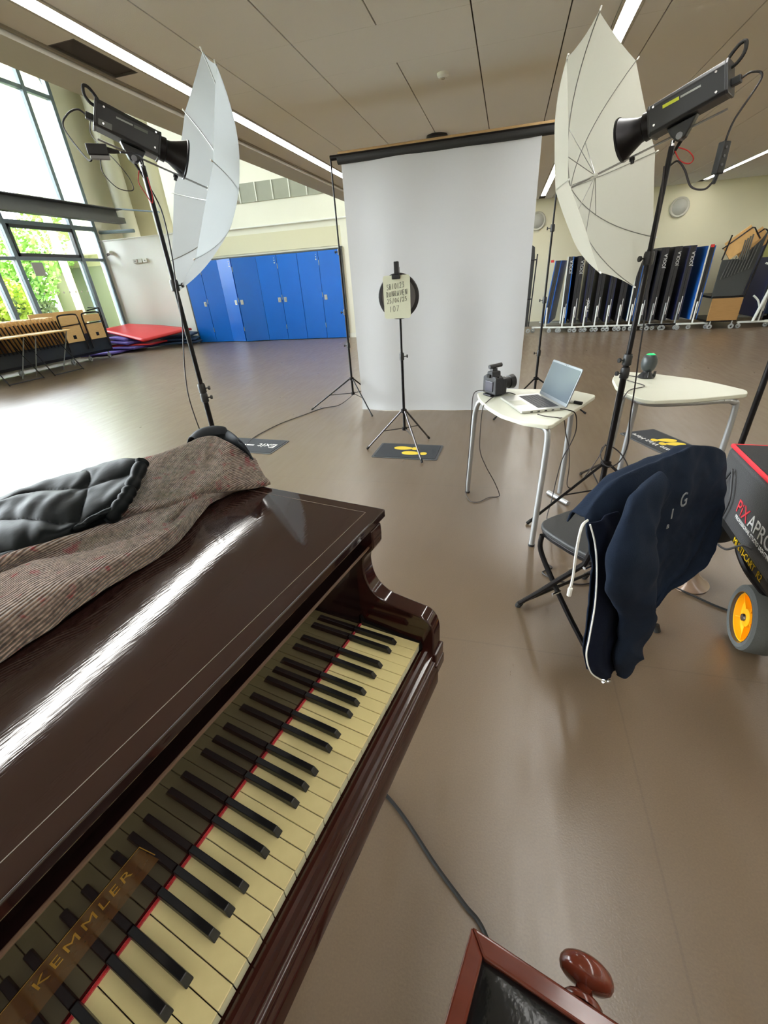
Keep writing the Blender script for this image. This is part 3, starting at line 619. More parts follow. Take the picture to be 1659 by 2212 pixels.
# ------------------------------------------------------------------ stands
def stand(name, label, base, H, feet, zu, zl, collars, r=(.014, .011), group=None, knob_az=0, top_r=.008, legm=None, two=None):
    o = thing(name, label, 'stand', (base[0], base[1], 0), 0, group)
    zc = [c for c in collars]
    z0 = zl - .02; last = z0; rad = r[0]
    brk = sorted(zc) + [H]
    for i, z in enumerate(brk):
        rr = r[0] + (r[1] - r[0]) * i / max(1, len(brk) - 1)
        MB().cyl((0, 0, last), (0, 0, z), rr, n=12).build('pole', black_metal, o); last = z
    for z in zc:
        c = MB().lathe([(rr_, h) for rr_, h in ((r[0] + .001, -.03), (r[0] + .007, -.026), (r[0] + .007, .02), (r[0] + .003, .03))], (0, 0, z), n=14).build('collar', black_plastic, o)
        kx, ky = math.cos(knob_az), math.sin(knob_az)
        MB().cyl((kx * .015, ky * .015, z), (kx * .04, ky * .04, z), .004, n=8).cyl((kx * .04, ky * .04, z), (kx * .05, ky * .05, z), .013, n=8).build('knob', black_plastic, c)
    MB().lathe([(r[0], -.02), (r[0] + .014, -.016), (r[0] + .014, .012), (r[0], .02)], (0, 0, zu), n=14).build('upper_hub', black_metal, o)
    MB().lathe([(r[0] - .002, -.02), (r[0] + .012, -.014), (r[0] + .012, .01), (r[0], .016)], (0, 0, zl), n=14).build('lower_hub', black_metal, o)
    for (fx, fy) in feet:
        f = Vector((fx - base[0], fy - base[1], .008)); a = Vector((f.x, f.y, 0)).normalized()
        t = Vector((a.x * .02, a.y * .02, zu)); lm = legm or black_metal
        lg = MB().cyl(t, f, .0085, .0085, n=8).build('leg', lm, o)
        MB().cyl(f + (t - f).normalized() * .0, f + (t - f).normalized() * .03, .011, n=8).build('foot_cap', black_rubber, lg)
        mid = t.lerp(f, .52)
        MB().tube([(a.x * .02, a.y * .02, zl), tuple(mid)], .005, 6).build('brace', lm, o)
    MB().cyl((0, 0, H), (0, 0, H + .02), top_r, n=10).build('spigot', chrome, o)
    return o
def tri(base, f0, r_, n=3):
    a = math.atan2(f0[1] - base[1], f0[0] - base[0]); return [(base[0] + r_ * math.cos(a + k * 2 * PI / 3), base[1] + r_ * math.sin(a + k * 2 * PI / 3)) for k in range(3)]
BY = 4.96
stand('backdrop_stand', 'black tripod stand holding the left end of the white backdrop bar, beside the blue doors', (-1.748, BY), 2.45,
      [(-2.30, 4.90), (-1.43, 4.66), (-1.55, 5.42)], .375, .20, [.75, 1.10, 1.68], r=(.013, .008), knob_az=PI)
stand('backdrop_stand', 'black tripod stand behind the right-hand umbrella holding the right end of the backdrop bar', (.36, BY), 2.45,
      [(-.053, 4.595), (.90, 4.86), (.17, 5.46)], .36, .20, [.62, 1.12, 1.72], r=(.013, .008), knob_az=PI)
sheet_m = cloth_trans('white_backdrop_cloth', (198, 200, 203), .18)
bd = thing('photo_backdrop', 'tall white cloth photo backdrop hanging from a black and tan bar', 'backdrop', (-.72, BY, 0))
MB().cyl((-1.03, 0, 2.452), (1.09, 0, 2.452), .022, n=14).build('crossbar', black_metal, bd)
MB().cyl((-.955, 0, 2.428), (1.02, 0, 2.428), .034, n=18).build('roll_wrap', mat('black_wrap', (34, 34, 34), .7, var=.2, bump=.3, bscale=90), bd)
MB().cyl((-.955, .03, 2.468), (1.02, .03, 2.468), .03, n=18).build('cardboard_tube', mat('cardboard_tube', (168, 138, 96), .8, var=.08), bd)
def sh(u, v):
    x = -.925 + u * 1.835; z = 2.43 - v * 2.425
    amp = .012 + .018 * v
    y = -.035 + amp * (math.sin(u * 17 + 1.2 * math.sin(v * 2)) * .5 + math.sin(u * 7.3 + 2 + v) * .6) * (1 - .3 * math.sin(u * PI)) + .01 * noise.noise(Vector((u * 4, v * 3, 0)))
    x += .012 * math.sin(v * 3) * (u - .5) - .01 * v * (u - .5)
    if v > .97: z = max(.006, z); y -= (v - .97) * .6
    return (x, y + .03, z)
MB().grid(sh, 120, 60).build('cloth', sheet_m, bd, smooth=80)

wbs = stand('sign_stand', 'slim tripod stand in front of the backdrop holding the handwritten board', (-.82, 3.637), 1.40,
      [(-1.187, 3.618), (-.649, 3.959), (-.61, 3.339)], .372, .21, [.83], r=(.012, .009), knob_az=0.3, legm=mat('satin_tube', (88, 84, 84), .3, .8))
o = thing('reflector_disc', 'round black rimmed disc clamped on the stand behind the handwritten board', 'reflector', (-.82, 3.605, 1.28))
MB().lathe([(.156, -.008), (.162, 0), (.156, .008), (.135, .008), (.135, -.008), (.156, -.008)], (0, 0, 0), (0, 1, 0), 40).build('rim', mat('disc_black', (34, 30, 34), .6), o)
MB().lathe([(0, -.002), (.137, -.002), (.137, .002), (0, .002)], (0, 0, 0), (0, 1, 0), 40).build('disc', mat('disc_grey', (120, 116, 118), .5), o)
MB().box(-.012, .012, -.03, .02, .14, .20).build('clamp_body', black_plastic, o, bevel=.004)
def cj(u, v): pass
MB().box(-.036, .026, -.056, -.03, .120, .152).box(-.018, .016, -.05, -.01, .150, .235).build('clamp', black_plastic, o, smooth=0, bevel=.004)
MB().cyl((0, -.03, .20), (0, .0, .232), .008, n=8).build('clamp_spring', black_metal, o)
bdm = mat('board_cream', (206, 208, 184), .5, var=.02)
sg = thing('handwritten_board', 'cream rounded board with four lines of black handwriting clipped to the stand', 'sign', (-.824, 3.565, 1.277), R(-2))
def rrect(w_, h_, r_, n=6):
    P = []
    for cx_, cy_, a0 in ((w_ / 2 - r_, h_ / 2 - r_, 0), (-w_ / 2 + r_, h_ / 2 - r_, 90), (-w_ / 2 + r_, -h_ / 2 + r_, 180), (w_ / 2 - r_, -h_ / 2 + r_, 270)):
        for k in range(n + 1): t = R(a0 + 90 * k / n); P.append((cx_ + r_ * math.cos(t), cy_ + r_ * math.sin(t)))
    return P
P_ = rrect(.212, .298, .02)
P_ = [p for p in P_]
MB().prism(P_, -.002, .002, lambda u, v, h: (u, h, v)).build('board', bdm, sg, smooth=0)
# handwriting made of pen strokes
GL = {'S': [[(.9, .85), (.6, 1), (.2, .85), (.25, .6), (.75, .42), (.8, .15), (.4, 0), (.1, .12)]], 'B': [[(.15, 0), (.15, 1)], [(.15, 1), (.7, .9), (.65, .6), (.2, .52), (.8, .4), (.75, .08), (.15, 0)]],
      '1': [[(.5, 1), (.45, 0)]], '0': [[(.5, 1), (.15, .7), (.15, .25), (.5, 0), (.85, .3), (.82, .75), (.5, 1)]], '2': [[(.1, .8), (.45, 1), (.8, .8), (.6, .4), (.1, 0), (.9, .05)]],
      '3': [[(.15, .95), (.75, 1), (.4, .6), (.85, .4), (.6, .02), (.1, .08)]], 'D': [[(.15, 0), (.15, 1)], [(.05, .98), (.6, .9), (.85, .5), (.6, .1), (.1, 0)]], 'U': [[(.15, .9), (.15, .2), (.45, 0), (.75, .2), (.8, .9)]],
      'N': [[(.12, 0), (.15, 1), (.8, .05), (.85, 1.05)]], 'R': [[(.15, 0), (.18, 1)], [(.18, 1), (.75, .9), (.65, .55), (.2, .5), (.85, 0)]], 'A': [[(.05, 0), (.5, 1), (.9, 0)], [(.2, .38), (.8, .38)]],
      'V': [[(.1, 1), (.45, .02), (.9, 1)]], 'E': [[(.8, .98), (.15, 1), (.15, 0), (.85, .02)], [(.15, .52), (.7, .52)]], '5': [[(.85, 1), (.25, 1), (.2, .6), (.7, .55), (.75, .15), (.1, 0)]],
      '/': [[(.7, 1.1), (.3, -.15)]], '6': [[(.75, 1), (.25, .6), (.2, .15), (.55, 0), (.75, .25), (.3, .45)]], '7': [[(.1, .9), (.9, 1), (.35, 0)]]}
ink = mat('marker_ink', (46, 50, 52), .5)
lm_ = 0
for s_, x0, z0, w_, h_, sl in (('SB10123', -.078, .052, .0205, .036, .11), ('DUNRAVEN', -.083, .002, .0215, .036, .09), ('25/06/25', -.080, -.042, .0205, .030, .10), ('107', -.064, -.104, .028, .040, .12)):
    mb = MB()
    for k, ch in enumerate(s_):
        for st in GL[ch]:
            pts = []
            for (u, v) in (cr_spline([(a, b, 0) for a, b in st], 6 * len(st)) if len(st) > 2 else [Vector((a, b, 0)) for a, b in st]).__iter__() if False else [(q.x, q.y) for q in (cr_spline([(a, b, 0) for a, b in st], 6 * len(st)) if len(st) > 3 else [Vector((a, b, 0)) for a, b in st])]:
                x = x0 + (k + u * .72) * w_; pts.append((x, -.003, z0 + v * h_ + sl * (x - x0)))
            mb.tube(pts, .00125, 5)
    mb.build('handwriting', ink, sg, smooth=60)

# ------------------------------------------------------------------ studio lights and umbrellas
fab = cloth_trans('white_umbrella_fabric', (208, 208, 197), .45)
fab2 = cloth_trans('white_umbrella_fabric_cool', (184, 190, 193), .45)
rib_m = mat('umbrella_rib', (150, 150, 146), .3, .8)
n_R = Vector((-.826, .502, -.256)).normalized(); c_R = Vector((.47, 2.807, 1.826))
n_L = Vector((math.cos(.821) * math.cos(.36), math.sin(.821) * math.cos(.36), -math.sin(.36))).normalized(); c_L = Vector((-1.728, 2.563, 1.947))
def umbrella(label, c, n_, ph, fabm, rad=.56, dep=.235):
    s_ = n_.cross(Vector((0, 0, 1))).normalized(); t_ = s_.cross(n_)
    o = thing('photo_umbrella', label, 'umbrella', tuple(c), 0)
    def P(al, q):  # q 0 apex .. 1 rim ; al angle
        k = (al - ph) / (PI / 4); fr_ = k - math.floor(k); seg_ = abs(fr_ - .5) * 2  # 1 on rib, 0 mid gore
        ch = math.cos(PI / 8) / math.cos((fr_ - .5) * PI / 4)
        sag = ch * (1 - .018 * (1 - seg_ ** 2) * q * q)
        rr = rad * q * (1 + (sag - 1) * min(1, q * 1.4)); zz = dep * (1 - q ** 2.15)
        return (math.cos(al) * t_ + math.sin(al) * s_) * rr + n_ * zz
    V = []; nu, nv = 96, 22
    MB().grid(lambda u, v: tuple(P(ph + u * 2 * PI, max(v, .004))), nu, nv, closeu=True).build('canopy', fabm, o, smooth=24)
    for k in range(8):
        al = ph + k * PI / 4
        pts = [P(al, q / 12) * 1.0 - n_ * .004 for q in range(13)]
        tip = pts[-1] + (pts[-1] - pts[-2]).normalized() * .014
        rb = MB().tube(pts, .0022, 5).build('rib', rib_m, o)
        MB().cyl(pts[-1], tip, .004, n=6).build('rib_tip', white_plastic, rb)
        MB().tube([n_ * (.105), P(al, .42) - n_ * .006], .0018, 5).build('stretcher', rib_m, o)
    MB().tube([n_ * (-.42), n_ * (dep + .03)], .0045, 8).build('shaft', mat('shaft_grey', (150, 148, 146), .3, .7), o)
    MB().tube([n_ * .09, n_ * .125], .011, 10).build('slider', white_plastic, o)
    MB().tube([n_ * (dep - .01), n_ * (dep + .035)], [.01, .005], 8).build('ferrule', white_plastic, o)
    return o
umbrella('white umbrella opened away from the window-side strobe, seen side-on before the blue doors', c_L, n_L, .051, fab2)
umbrella('white umbrella on the right-hand strobe, its ribbed inside towards us beside the backdrop', c_R, n_R, -.192, fab)
def strobe(label, c, n_, side, base, green):
    M = frame(c + Vector((0, 0, .088)), n_, n_.cross(Vector((0, 0, 1))) * -1)   # x forward, z up
    if (M @ Vector((0, 0, 1)) - M @ Vector((0, 0, 0))).z < 0: M = frame(c + Vector((0, 0, .088)), n_, n_.cross(Vector((0, 0, 1))))
    o = bpy.data.objects.new('studio_strobe', None); C.objects.link(o); o.matrix_world = M; tag(o, label, 'light')
    bodym = mat('strobe_body', (28, 29, 32), .38, .1, var=.15, bump=.05, bscale=300, spec=.6)
    P = [(-.046, -.055), (.046, -.055), (.056, -.045), (.056, .038), (.040, .056), (-.040, .056), (-.056, .038), (-.056, -.045)]
    MB().prism(P, -.40, -.125, lambda u, v, h: (h, u, v + .012 * (h + .1) / -.3)).build('body', bodym, o, smooth=0, bevel=.004)
    MB().prism([(u * 1.03, v * 1.03) for u, v in P], -.408, -.398, lambda u, v, h: (h, u, v + .012)).build('rear_plate', mat('strobe_rear', (52, 52, 55), .35), o, smooth=0, bevel=.002)
    MB().prism([(u * 1.03, v * 1.03) for u, v in P], -.135, -.125, lambda u, v, h: (h, u, v)).build('front_collar', black_plastic, o, smooth=0, bevel=.002)
    MB().lathe([(.052, -.125), (.054, -.10), (.047, -.095), (.049, -.08), (.060, -.055), (.074, -.025), (.0845, -.006), (.089, -.004), (.089, .004), (.083, .002), (.072, -.024), (.045, -.085)], (0, 0, 0), (1, 0, 0), 36).build('reflector_bowl', black_metal, o)
    MB().lathe([(0, -.05), (.02, -.052), (.025, -.07), (.03, -.09)], (0, 0, 0), (1, 0, 0), 16).build('flash_tube', mat('frosted_tube', (220, 215, 200), .3), o)
    MB().tube(cr_spline([(-.385, 0, .066), (-.41, 0, .090), (-.435, 0, .105), (-.452, 0, .10), (-.447, 0, .07), (-.425, 0, .05), (-.402, 0, .045)], 26), .007, 8).build('carry_handle', black_rubber, o)
    for x in (-.37, -.15):
        for z in (-.03, .036):
            for sy in (1, -1): MB().cyl((x, sy * .056, z + .006), (x, sy * .0585, z + .006), .0045, n=8).build('screw', chrome, o)
    for sy in (1, -1):
        T = Matrix.Identity(4)
        MB().box(-.245, -.185, sy * .0565 - .0006, sy * .0565 + .0006, .018, .030).build('badge_stripe', mat('lime_badge', (178, 186, 40), .4) if green else mat('dull_badge', (92, 96, 88), .5), o, smooth=0)
        MB().box(-.32, -.25, sy * .0565 - .0006, sy * .0565 + .0006, .021, .028).build('badge_text', mat('badge_white', (150, 154, 150), .5), o, smooth=0)
    if not green: MB().box(-.39, -.335, .0556, .0572, -.036, -.012).build('rating_label', mat('label_grey', (104, 106, 104), .5), o, smooth=0)
    if not green: MB().box(-.39, -.335, -.0572, -.0556, -.036, -.012).build('rating_label', mat('label_grey', (104, 106, 104), .5), o, smooth=0)
    MB().prism([(-.30, -.05), (-.185, -.05), (-.20, -.085), (-.218, -.112), (-.252, -.112), (-.27, -.09)], -.02, .02, lambda u, v, h: (u, h, v)).build('tilt_bracket', black_plastic, o, smooth=0, bevel=.005)
    MB().cyl((-.235, -.028, -.10), (-.235, .028, -.10), .013, n=14).build('tilt_bolt', mat('satin_bolt', (120, 120, 124), .4, .7), o)
    MB().tube([(-.235, side * .03, -.10), (-.21, side * .045, -.12), (-.165, side * .05, -.165)], [.008, .007, .005], 8).build('locking_lever', black_plastic, o)
    MB().cyl((-.04, 0, -.10), (-.04, 0, -.088), .012, n=10).cyl((-.04, 0, -.112), (-.04, 0, -.10), .008, n=8).build('umbrella_screw', black_metal, o)
    MB().box(-.44, -.408, -.014, .014, -.02, .006).build('power_plug', black_plastic, o, smooth=0, bevel=.003)
    return o, M
st_L, M_L = strobe('black studio strobe on the window-side stand with its power box hanging at the back', c_L, n_L, 1, (-1.88, 2.41), False)
st_R, M_R = strobe('black studio strobe with lime badge on the right-hand stand over the tables', c_R, n_R, -1, (.662, 2.705), True)
bL = (-1.878, 2.402); bR = (.662, 2.693)
stand('light_stand', 'tall black light stand on the window side, its feet hidden behind the piano', bL, 2.0, tri(bL, (-1.35, 2.41), .53), .33, .15, [.80, .86, 1.45], r=(.017, .012), knob_az=R(20))
stand('light_stand', 'tall black light stand between the two white tables behind the folding chair', bR, 1.85, [(.218, 2.43), (.639, 3.25), (1.10, 2.46)], .325, .15, [.87, .94, 1.42], r=(.017, .012), knob_az=R(200))
# hanging power boxes and leads
cab = mat('black_cable', (26, 20, 22), .5)
redc = mat('red_cord', (168, 30, 26), .7)
o = thing('sync_receiver', 'black receiver box hanging on its lead behind the right-hand strobe', 'receiver', (.80, 2.48, 1.75), R(30))
MB().box(-.018, .018, -.014, .014, -.045, .06).build('body', black_plastic, o, bevel=.004)
for k in range(3): MB().cyl((-.004, -.014, .04 - k * .028), (-.004, -.017, .04 - k * .028), .005, n=8).build('button', mat('btn', (90, 90, 92), .4), o)
MB().tube([(0, 0, -.045), (-.002, 0, -.06), (-.008, 0, -.075)], .008, 8).build('plug', black_plastic, o)
MB().tube([(0, 0, -.045), (0, 0, .02)], .012, 8).build('clip', black_plastic, o)
wR = lambda x, y, z: M_R @ Vector((x, y, z))
empty_cable('strobe_lead', [wR(-.43, 0, -.01), wR(-.47, 0, -.005), wR(-.50, 0, -.04), (.82, 2.50, 1.88), (.80, 2.48, 1.81)], .004, cab, 'black lead looping from the right-hand strobe down to its receiver box')
empty_cable('receiver_lead', [(.79, 2.475, 1.68), (.77, 2.49, 1.66), (.735, 2.55, 1.68), (.715, 2.62, 1.75), (.69, 2.66, 1.79), (.67, 2.69, 1.78)], .004, cab, 'black lead curving from the hanging receiver box to the right-hand stand')
empty_cable('red_cord', [(.675, 2.68, 1.83), (.70, 2.66, 1.79), (.735, 2.65, 1.775), (.745, 2.64, 1.79), (.72, 2.65, 1.82), (.685, 2.675, 1.84)], .0025, redc, 'thin red cord tied at the head of the right-hand stand', cat='cord')
empty_cable('mains_lead', [(.645, 2.68, 1.78), (.66, 2.665, 1.6), (.665, 2.655, 1.40), (.69, 2.655, 1.2), (.705, 2.66, .98), (.72, 2.66, .8), (.73, 2.655, .62), (.745, 2.64, .46), (.71, 2.62, .36), (.655, 2.64, .33), (.62, 2.68, .38), (.64, 2.72, .43), (.70, 2.70, .42), (.76, 2.66, .36), (.80, 2.62, .27), (.82, 2.60, .22)], .0038, cab, 'black mains lead hanging down the right-hand light stand and looping over its legs')
o = thing('sync_receiver', 'grey and black receiver box hanging behind the window-side strobe', 'receiver', (-1.86, 2.11, 2.00), R(40))
MB().box(-.05, .035, -.014, .014, -.012, .03).build('body', black_plastic, o, bevel=.004)
MB().box(-.045, .035, -.012, .012, -.026, -.012).build('base_plate', mat('pale_grey', (140, 140, 144), .5), o, bevel=.003)
MB().tube([(.03, 0, .01), (.055, 0, .006), (.08, 0, .004)], [.013, .010, .006], 8).build('strain_relief', black_plastic, o)
wL = lambda x, y, z: M_L @ Vector((x, y, z))
empty_cable('strobe_lead', [wL(-.43, 0, -.01), wL(-.47, 0, .0), wL(-.51, 0, -.04), wL(-.52, 0, -.10), (-1.93, 2.10, 1.98), (-1.90, 2.10, 1.99)], .004, cab, 'black lead looping from the window-side strobe to its hanging box')
empty_cable('receiver_lead', [(-1.80, 2.17, 2.005), (-1.78, 2.24, 2.01), (-1.80, 2.30, 2.015), (-1.84, 2.36, 2.02), (-1.87, 2.395, 1.99)], .0045, cab, 'short black lead from the hanging box to the window-side stand head')
empty_cable('thin_loop', [wL(-.42, .01, -.02), wL(-.41, .01, -.08), (-1.80, 2.13, 1.96), (-1.78, 2.16, 1.90), (-1.79, 2.17, 1.86), (-1.84, 2.13, 1.87), (-1.87, 2.10, 1.93), (-1.86, 2.11, 1.99)], .002, cab, 'thin black wire loop drooping beneath the window-side strobe')
empty_cable('red_cord', [(-1.895, 2.385, 1.98), (-1.905, 2.37, 1.93), (-1.885, 2.375, 1.88), (-1.868, 2.385, 1.84), (-1.858, 2.39, 1.88), (-1.86, 2.39, 1.95)], .0025, redc, 'thin red cord tied at the head of the window-side stand', cat='cord')
empty_cable('mains_lead', [wL(-.17, .05, -.16), (-1.83, 2.395, 1.8), (-1.835, 2.39, 1.6), (-1.852, 2.38, 1.45), (-1.875, 2.375, 1.25), (-1.905, 2.36, 1.1), (-1.935, 2.35, .95), (-1.955, 2.35, .8), (-1.95, 2.36, .6), (-1.93, 2.38, .4), (-1.95, 2.3, .1), (-1.98, 2.2, .006)], .0038, cab, 'dark mains lead hanging down the window-side light stand')
empty_cable('backdrop_lead', [(-1.76, 5.08, .19), (-1.86, 5.1, .10), (-2.0, 5.06, .02), (-2.18, 4.98, .006), (-2.30, 4.7, .006), (-2.44, 4.35, .006), (-2.50, 4.05, .006), (-2.515, 3.80, .006), (-2.45, 3.5, .006)], .0045, cab, 'dark cable along the floor from the backdrop stand to the exit mat', n=90)
# another dark stand beyond the trolley
stand('light_stand', 'dark stand pole rising behind the red-piped trolley at the picture edge', (1.42, 2.87), 2.3, tri((1.42, 2.87), (1.6, 3.3), .45), .33, .15, [.95, 1.5], r=(.016, .012))

# ------------------------------------------------------------------ floor mats
matm = mat('dark_floor_mat', (46, 49, 54), .9, var=.25, scale=300, bump=.7, bscale=500)
mate = mat('mat_rubber_edge', (74, 76, 78), .8, var=.1)
yel = mat('mat_yellow', (226, 196, 60), .85, var=.12, scale=200, bump=.4, bscale=400)
mwh = mat('mat_white', (226, 226, 220), .85, var=.08)
def shoe(mb, cx_, cy_, L_, W_, flip=1, z=.0075):
    P = []
    for k in range(26):
        t = 2 * PI * k / 26; x = math.cos(t); y = math.sin(t)
        w_ = W_ * (1 + .18 * x * flip); P.append((cx_ + x * L_ * .36 * 1.0 + flip * L_ * .14, cy_ + y * w_ * .5))
    mb.prism(P, z, z + .0008)
    Q = [(cx_ - flip * (L_ * .26) + (abs(math.cos(2 * PI * k / 20)) ** .8) * (1 if math.cos(2 * PI * k / 20) > 0 else -1) * L_ * .13 - flip * .01, cy_ + math.sin(2 * PI * k / 20) * W_ * .40) for k in range(20)]
    mb.prism(Q, z, z + .0008)
def fmat(label, c, rz, w_, h_):
    o = thing('floor_mat', label, 'mat', (c[0], c[1], 0), rz)
    MB().prism(rrect(w_, h_, .02), 0, .004).build('rubber_edge', mate, o, smooth=0)
    MB().prism(rrect(w_ - .04, h_ - .04, .015), .003, .0075).build('pile', matm, o, smooth=0)
    return o
o = fmat('dark floor mat with two yellow shoe prints under the sign stand', (-.79, 3.605), R(-2), .60, .37)
mb = MB(); shoe(mb, -.02, .06, .25, .085, -1); mb.build('shoe_print', yel, o, smooth=0)
mb = MB(); shoe(mb, .08, -.055, .25, .085, -1); mb.build('shoe_print', yel, o, smooth=0)
o = fmat('dark floor mat reading Exit with a white arrow, beyond the piano', (-2.41, 3.615), R(-4), .66, .38)
text('lettering', 'Exit', .14, mwh, o, Matrix.Translation((.17, .01, .0078)) @ Matrix.Rotation(PI, 4, 'Z'), ext=.0004)
MB().box(-.18, .02, -.012, .012, .0075, .0084).add([(-.17, -.06, .008), (-.17, .05, .008), (-.25, 0, .008), (-.12, 0, .0081)], [(0, 3, 2), (1, 2, 3)]).build('arrow', mwh, o, smooth=0)
o = fmat('dark floor mat reading Please Wait Here beneath the far white table', (1.40, 4.02), R(-66), .66, .36)
text('lettering', 'Please Wait Here', .075, mwh, o, Matrix.Translation((.0, -.085, .0076)) @ Matrix.Rotation(PI, 4, 'Z'), ext=.0004)
for a, b in ((-.03, .055), (.03, .0)): pass
mb = MB(); mb2 = MB()
T = Matrix.Translation((-.035, .035, 0)) @ Matrix.Rotation(R(66), 4, 'Z')
mb.__dict__; q = MB(); shoe(q, 0, 0, .22, .085, 1); mb.add(q.v, q.f, T); mb.build('shoe_print', yel, o, smooth=0)
q = MB(); shoe(q, 0, 0, .22, .085, 1); T = Matrix.Translation((.065, .035, 0)) @ Matrix.Rotation(R(66), 4, 'Z'); mb2.add(q.v, q.f, T); mb2.build('shoe_print', yel, o, smooth=0)
# ------------------------------------------------------------------ white tables
top_m = mat('cream_laminate', (216, 217, 200), .35, var=.02, bump=.01)
edge_m = mat('table_edge', (222, 224, 208), .5)
TZ = .72
def table(label, poly, legs, bars, loc):
    o = thing('classroom_table', label, 'table', (loc[0], loc[1], 0))
    L_ = [(x - loc[0], y - loc[1]) for x, y in poly]
    s_ = []
    n_ = len(L_)
    for i in range(n_):   # small rounded corners
        p0 = Vector(L_[i - 1]); p1 = Vector(L_[i]); p2 = Vector(L_[(i + 1) % n_]); a = (p0 - p1); b = (p2 - p1); k = min(.035, a.length * .35, b.length * .35)
        a = p1 + a.normalized() * k; b = p1 + b.normalized() * k
        for t in (0, .25, .5, .75, 1): q = a * (1 - t) ** 2 + p1 * 2 * t * (1 - t) + b * t * t; s_.append((q.x, q.y))
    MB().prism(s_, TZ - .022, TZ).build('table_top', top_m, o, smooth=30, bevel=.004, seg=3)
    for pts, cap in legs:
        pts = [(x - loc[0], y - loc[1], z) for x, y, z in pts]
        lg = MB().tube(cr_spline(pts, 26) if len(pts) > 2 else pts, .016, 14).build('leg', steel_grey, o)
        if cap: MB().cyl(pts[-1], (pts[-1][0], pts[-1][1], 0), .018, n=12).build('foot_cap', black_rubber, lg)
    for pts in bars:
        pts = [(x - loc[0], y - loc[1], z) for x, y, z in pts]
        MB().tube(cr_spline(pts, 30) if len(pts) > 2 else pts, .016, 12).build('frame_tube', steel_grey, o)
    return o
table('small curved white table carrying the camera and laptop',
      [(-.15, 2.86), (-.125, 2.70), (-.07, 2.53), (.01, 2.37), (.13, 2.24), (.255, 2.19), (.40, 2.48), (.56, 2.80), (.50, 2.865), (.44, 2.925), (.23, 2.955), (.0, 2.96)],
      [([(-.07, 2.76, .69), (-.115, 2.79, .685), (-.145, 2.805, .64), (-.16, 2.815, .5), (-.185, 2.835, .012)], 1), ([(.20, 2.29, .69), (.235, 2.255, .685), (.25, 2.235, .65), (.25, 2.225, .5), (.235, 2.19, .012)], 1),
       ([(.40, 2.70, .69), (.425, 2.76, .66), (.435, 2.79, .5), (.446, 2.85, .03)], 0)],
      [[(.375, 2.875, .017), (.49, 2.72, .017)], [(-.07, 2.76, .69), (.05, 2.52, .69), (.20, 2.29, .69), (.30, 2.5, .69), (.40, 2.70, .69), (.25, 2.88, .69), (.10, 2.90, .69)]], (.2, 2.6))
table('larger white table with the black scanner, beyond the light stand',
      [(.795, 3.45), (.73, 3.25), (.708, 3.02), (.725, 2.86), (.78, 2.715), (.83, 2.675), (1.054, 2.72), (1.35, 2.835), (1.378, 2.92), (1.308, 3.07), (1.211, 3.228), (1.037, 3.38), (.88, 3.462)],
      [([(.775, 2.80, .69), (.785, 2.81, .60), (.79, 2.865, .03)], 0), ([(.745, 3.05, .69), (.74, 3.03, .6), (.712, 2.90, .03)], 0), ([(1.22, 2.80, .69), (1.285, 2.825, .675), (1.315, 2.84, .60), (1.33, 2.86, .012)], 1), ([(.86, 3.38, .69), (.86, 3.40, .5), (.86, 3.44, .012)], 1)],
      [[(.700, 2.905, .017), (.79, 2.865, .017)], [(.745, 3.05, .69), (.76, 2.9, .69), (.80, 2.77, .688), (.88, 2.735, .686), (1.05, 2.755, .688), (1.22, 2.80, .69)]], (1.0, 3.0))
# laptop
lt = thing('laptop', 'open silver laptop with a dark screen on the small curved table', 'laptop', (0, 0, 0))
A_, B_, D_ = Vector((-.002, 2.698, TZ + .001)), Vector((.118, 2.383, TZ + .001)), Vector((.225, 2.825, TZ + .001))
ML = frame(A_, B_ - A_, D_ - A_)          # x: A->B, y: A->D, z may be down
if (ML.to_3x3() @ Vector((0, 0, 1))).z < 0:
    ML = frame(B_, A_ - B_, D_ - A_)
LW, LDp = (B_ - A_).length, (D_ - A_).length * .97
lt.matrix_world = ML
alu = mat('laptop_silver', (200, 200, 192), .3, .6, var=.02); keym = mat('laptop_keys', (62, 62, 66), .5)
MB().prism([(x + LW / 2, y + LDp / 2) for x, y in rrect(LW, LDp, .012)], 0, .015).build('base', alu, lt, smooth=30, bevel=.003)
kb = MB().box(.03, LW - .03, LDp * .42, LDp * .90, .0148, .0156).build('keyboard_well', mat('well', (120, 120, 120), .5), lt, smooth=0)
for r_ in range(6):
    for c_ in range(15):
        x = .034 + c_ * (LW - .068) / 15; y = LDp * .43 + r_ * LDp * .47 / 6
        MB().box(x, x + (LW - .068) / 15 - .003, y, y + LDp * .47 / 6 - .003, .0155, .017).build('key', keym, kb, smooth=0)
MB().box(LW * .36, LW * .64, .012, LDp * .34, .0150, .0154).build('touchpad', mat('pad', (176, 178, 160), .35, .3), lt, smooth=0)
MB().box(LW * .80, LW * .84, .03, .045, .015, .0154).build('sticker', white_plastic, lt, smooth=0)
for x0 in (.05, .09, .13, .17):
    MB().box(LW - .0005, LW + .0012, x0, x0 + .014, .004, .010).build('port', black_plastic, lt, smooth=0)
    MB().box(-.0012, .0005, x0, x0 + .014, .004, .010).build('port', black_plastic, lt, smooth=0)
scr = thing('x', None, None)
sang = R(108)
Ts = Matrix.Translation((0, LDp - .003, .012)) @ Matrix.Rotation(-(sang - PI / 2), 4, 'X')
bpy.data.objects.remove(scr)
sm = MB().prism([(x + LW / 2, y + .104) for x, y in rrect(LW, .208, .01)], 0, .007, lambda u, v, h: tuple(Ts @ Vector((u, h, v)))).build('screen_lid', mat('lid_silver', (140, 146, 152), .3, .5), lt, smooth=30, bevel=.002)
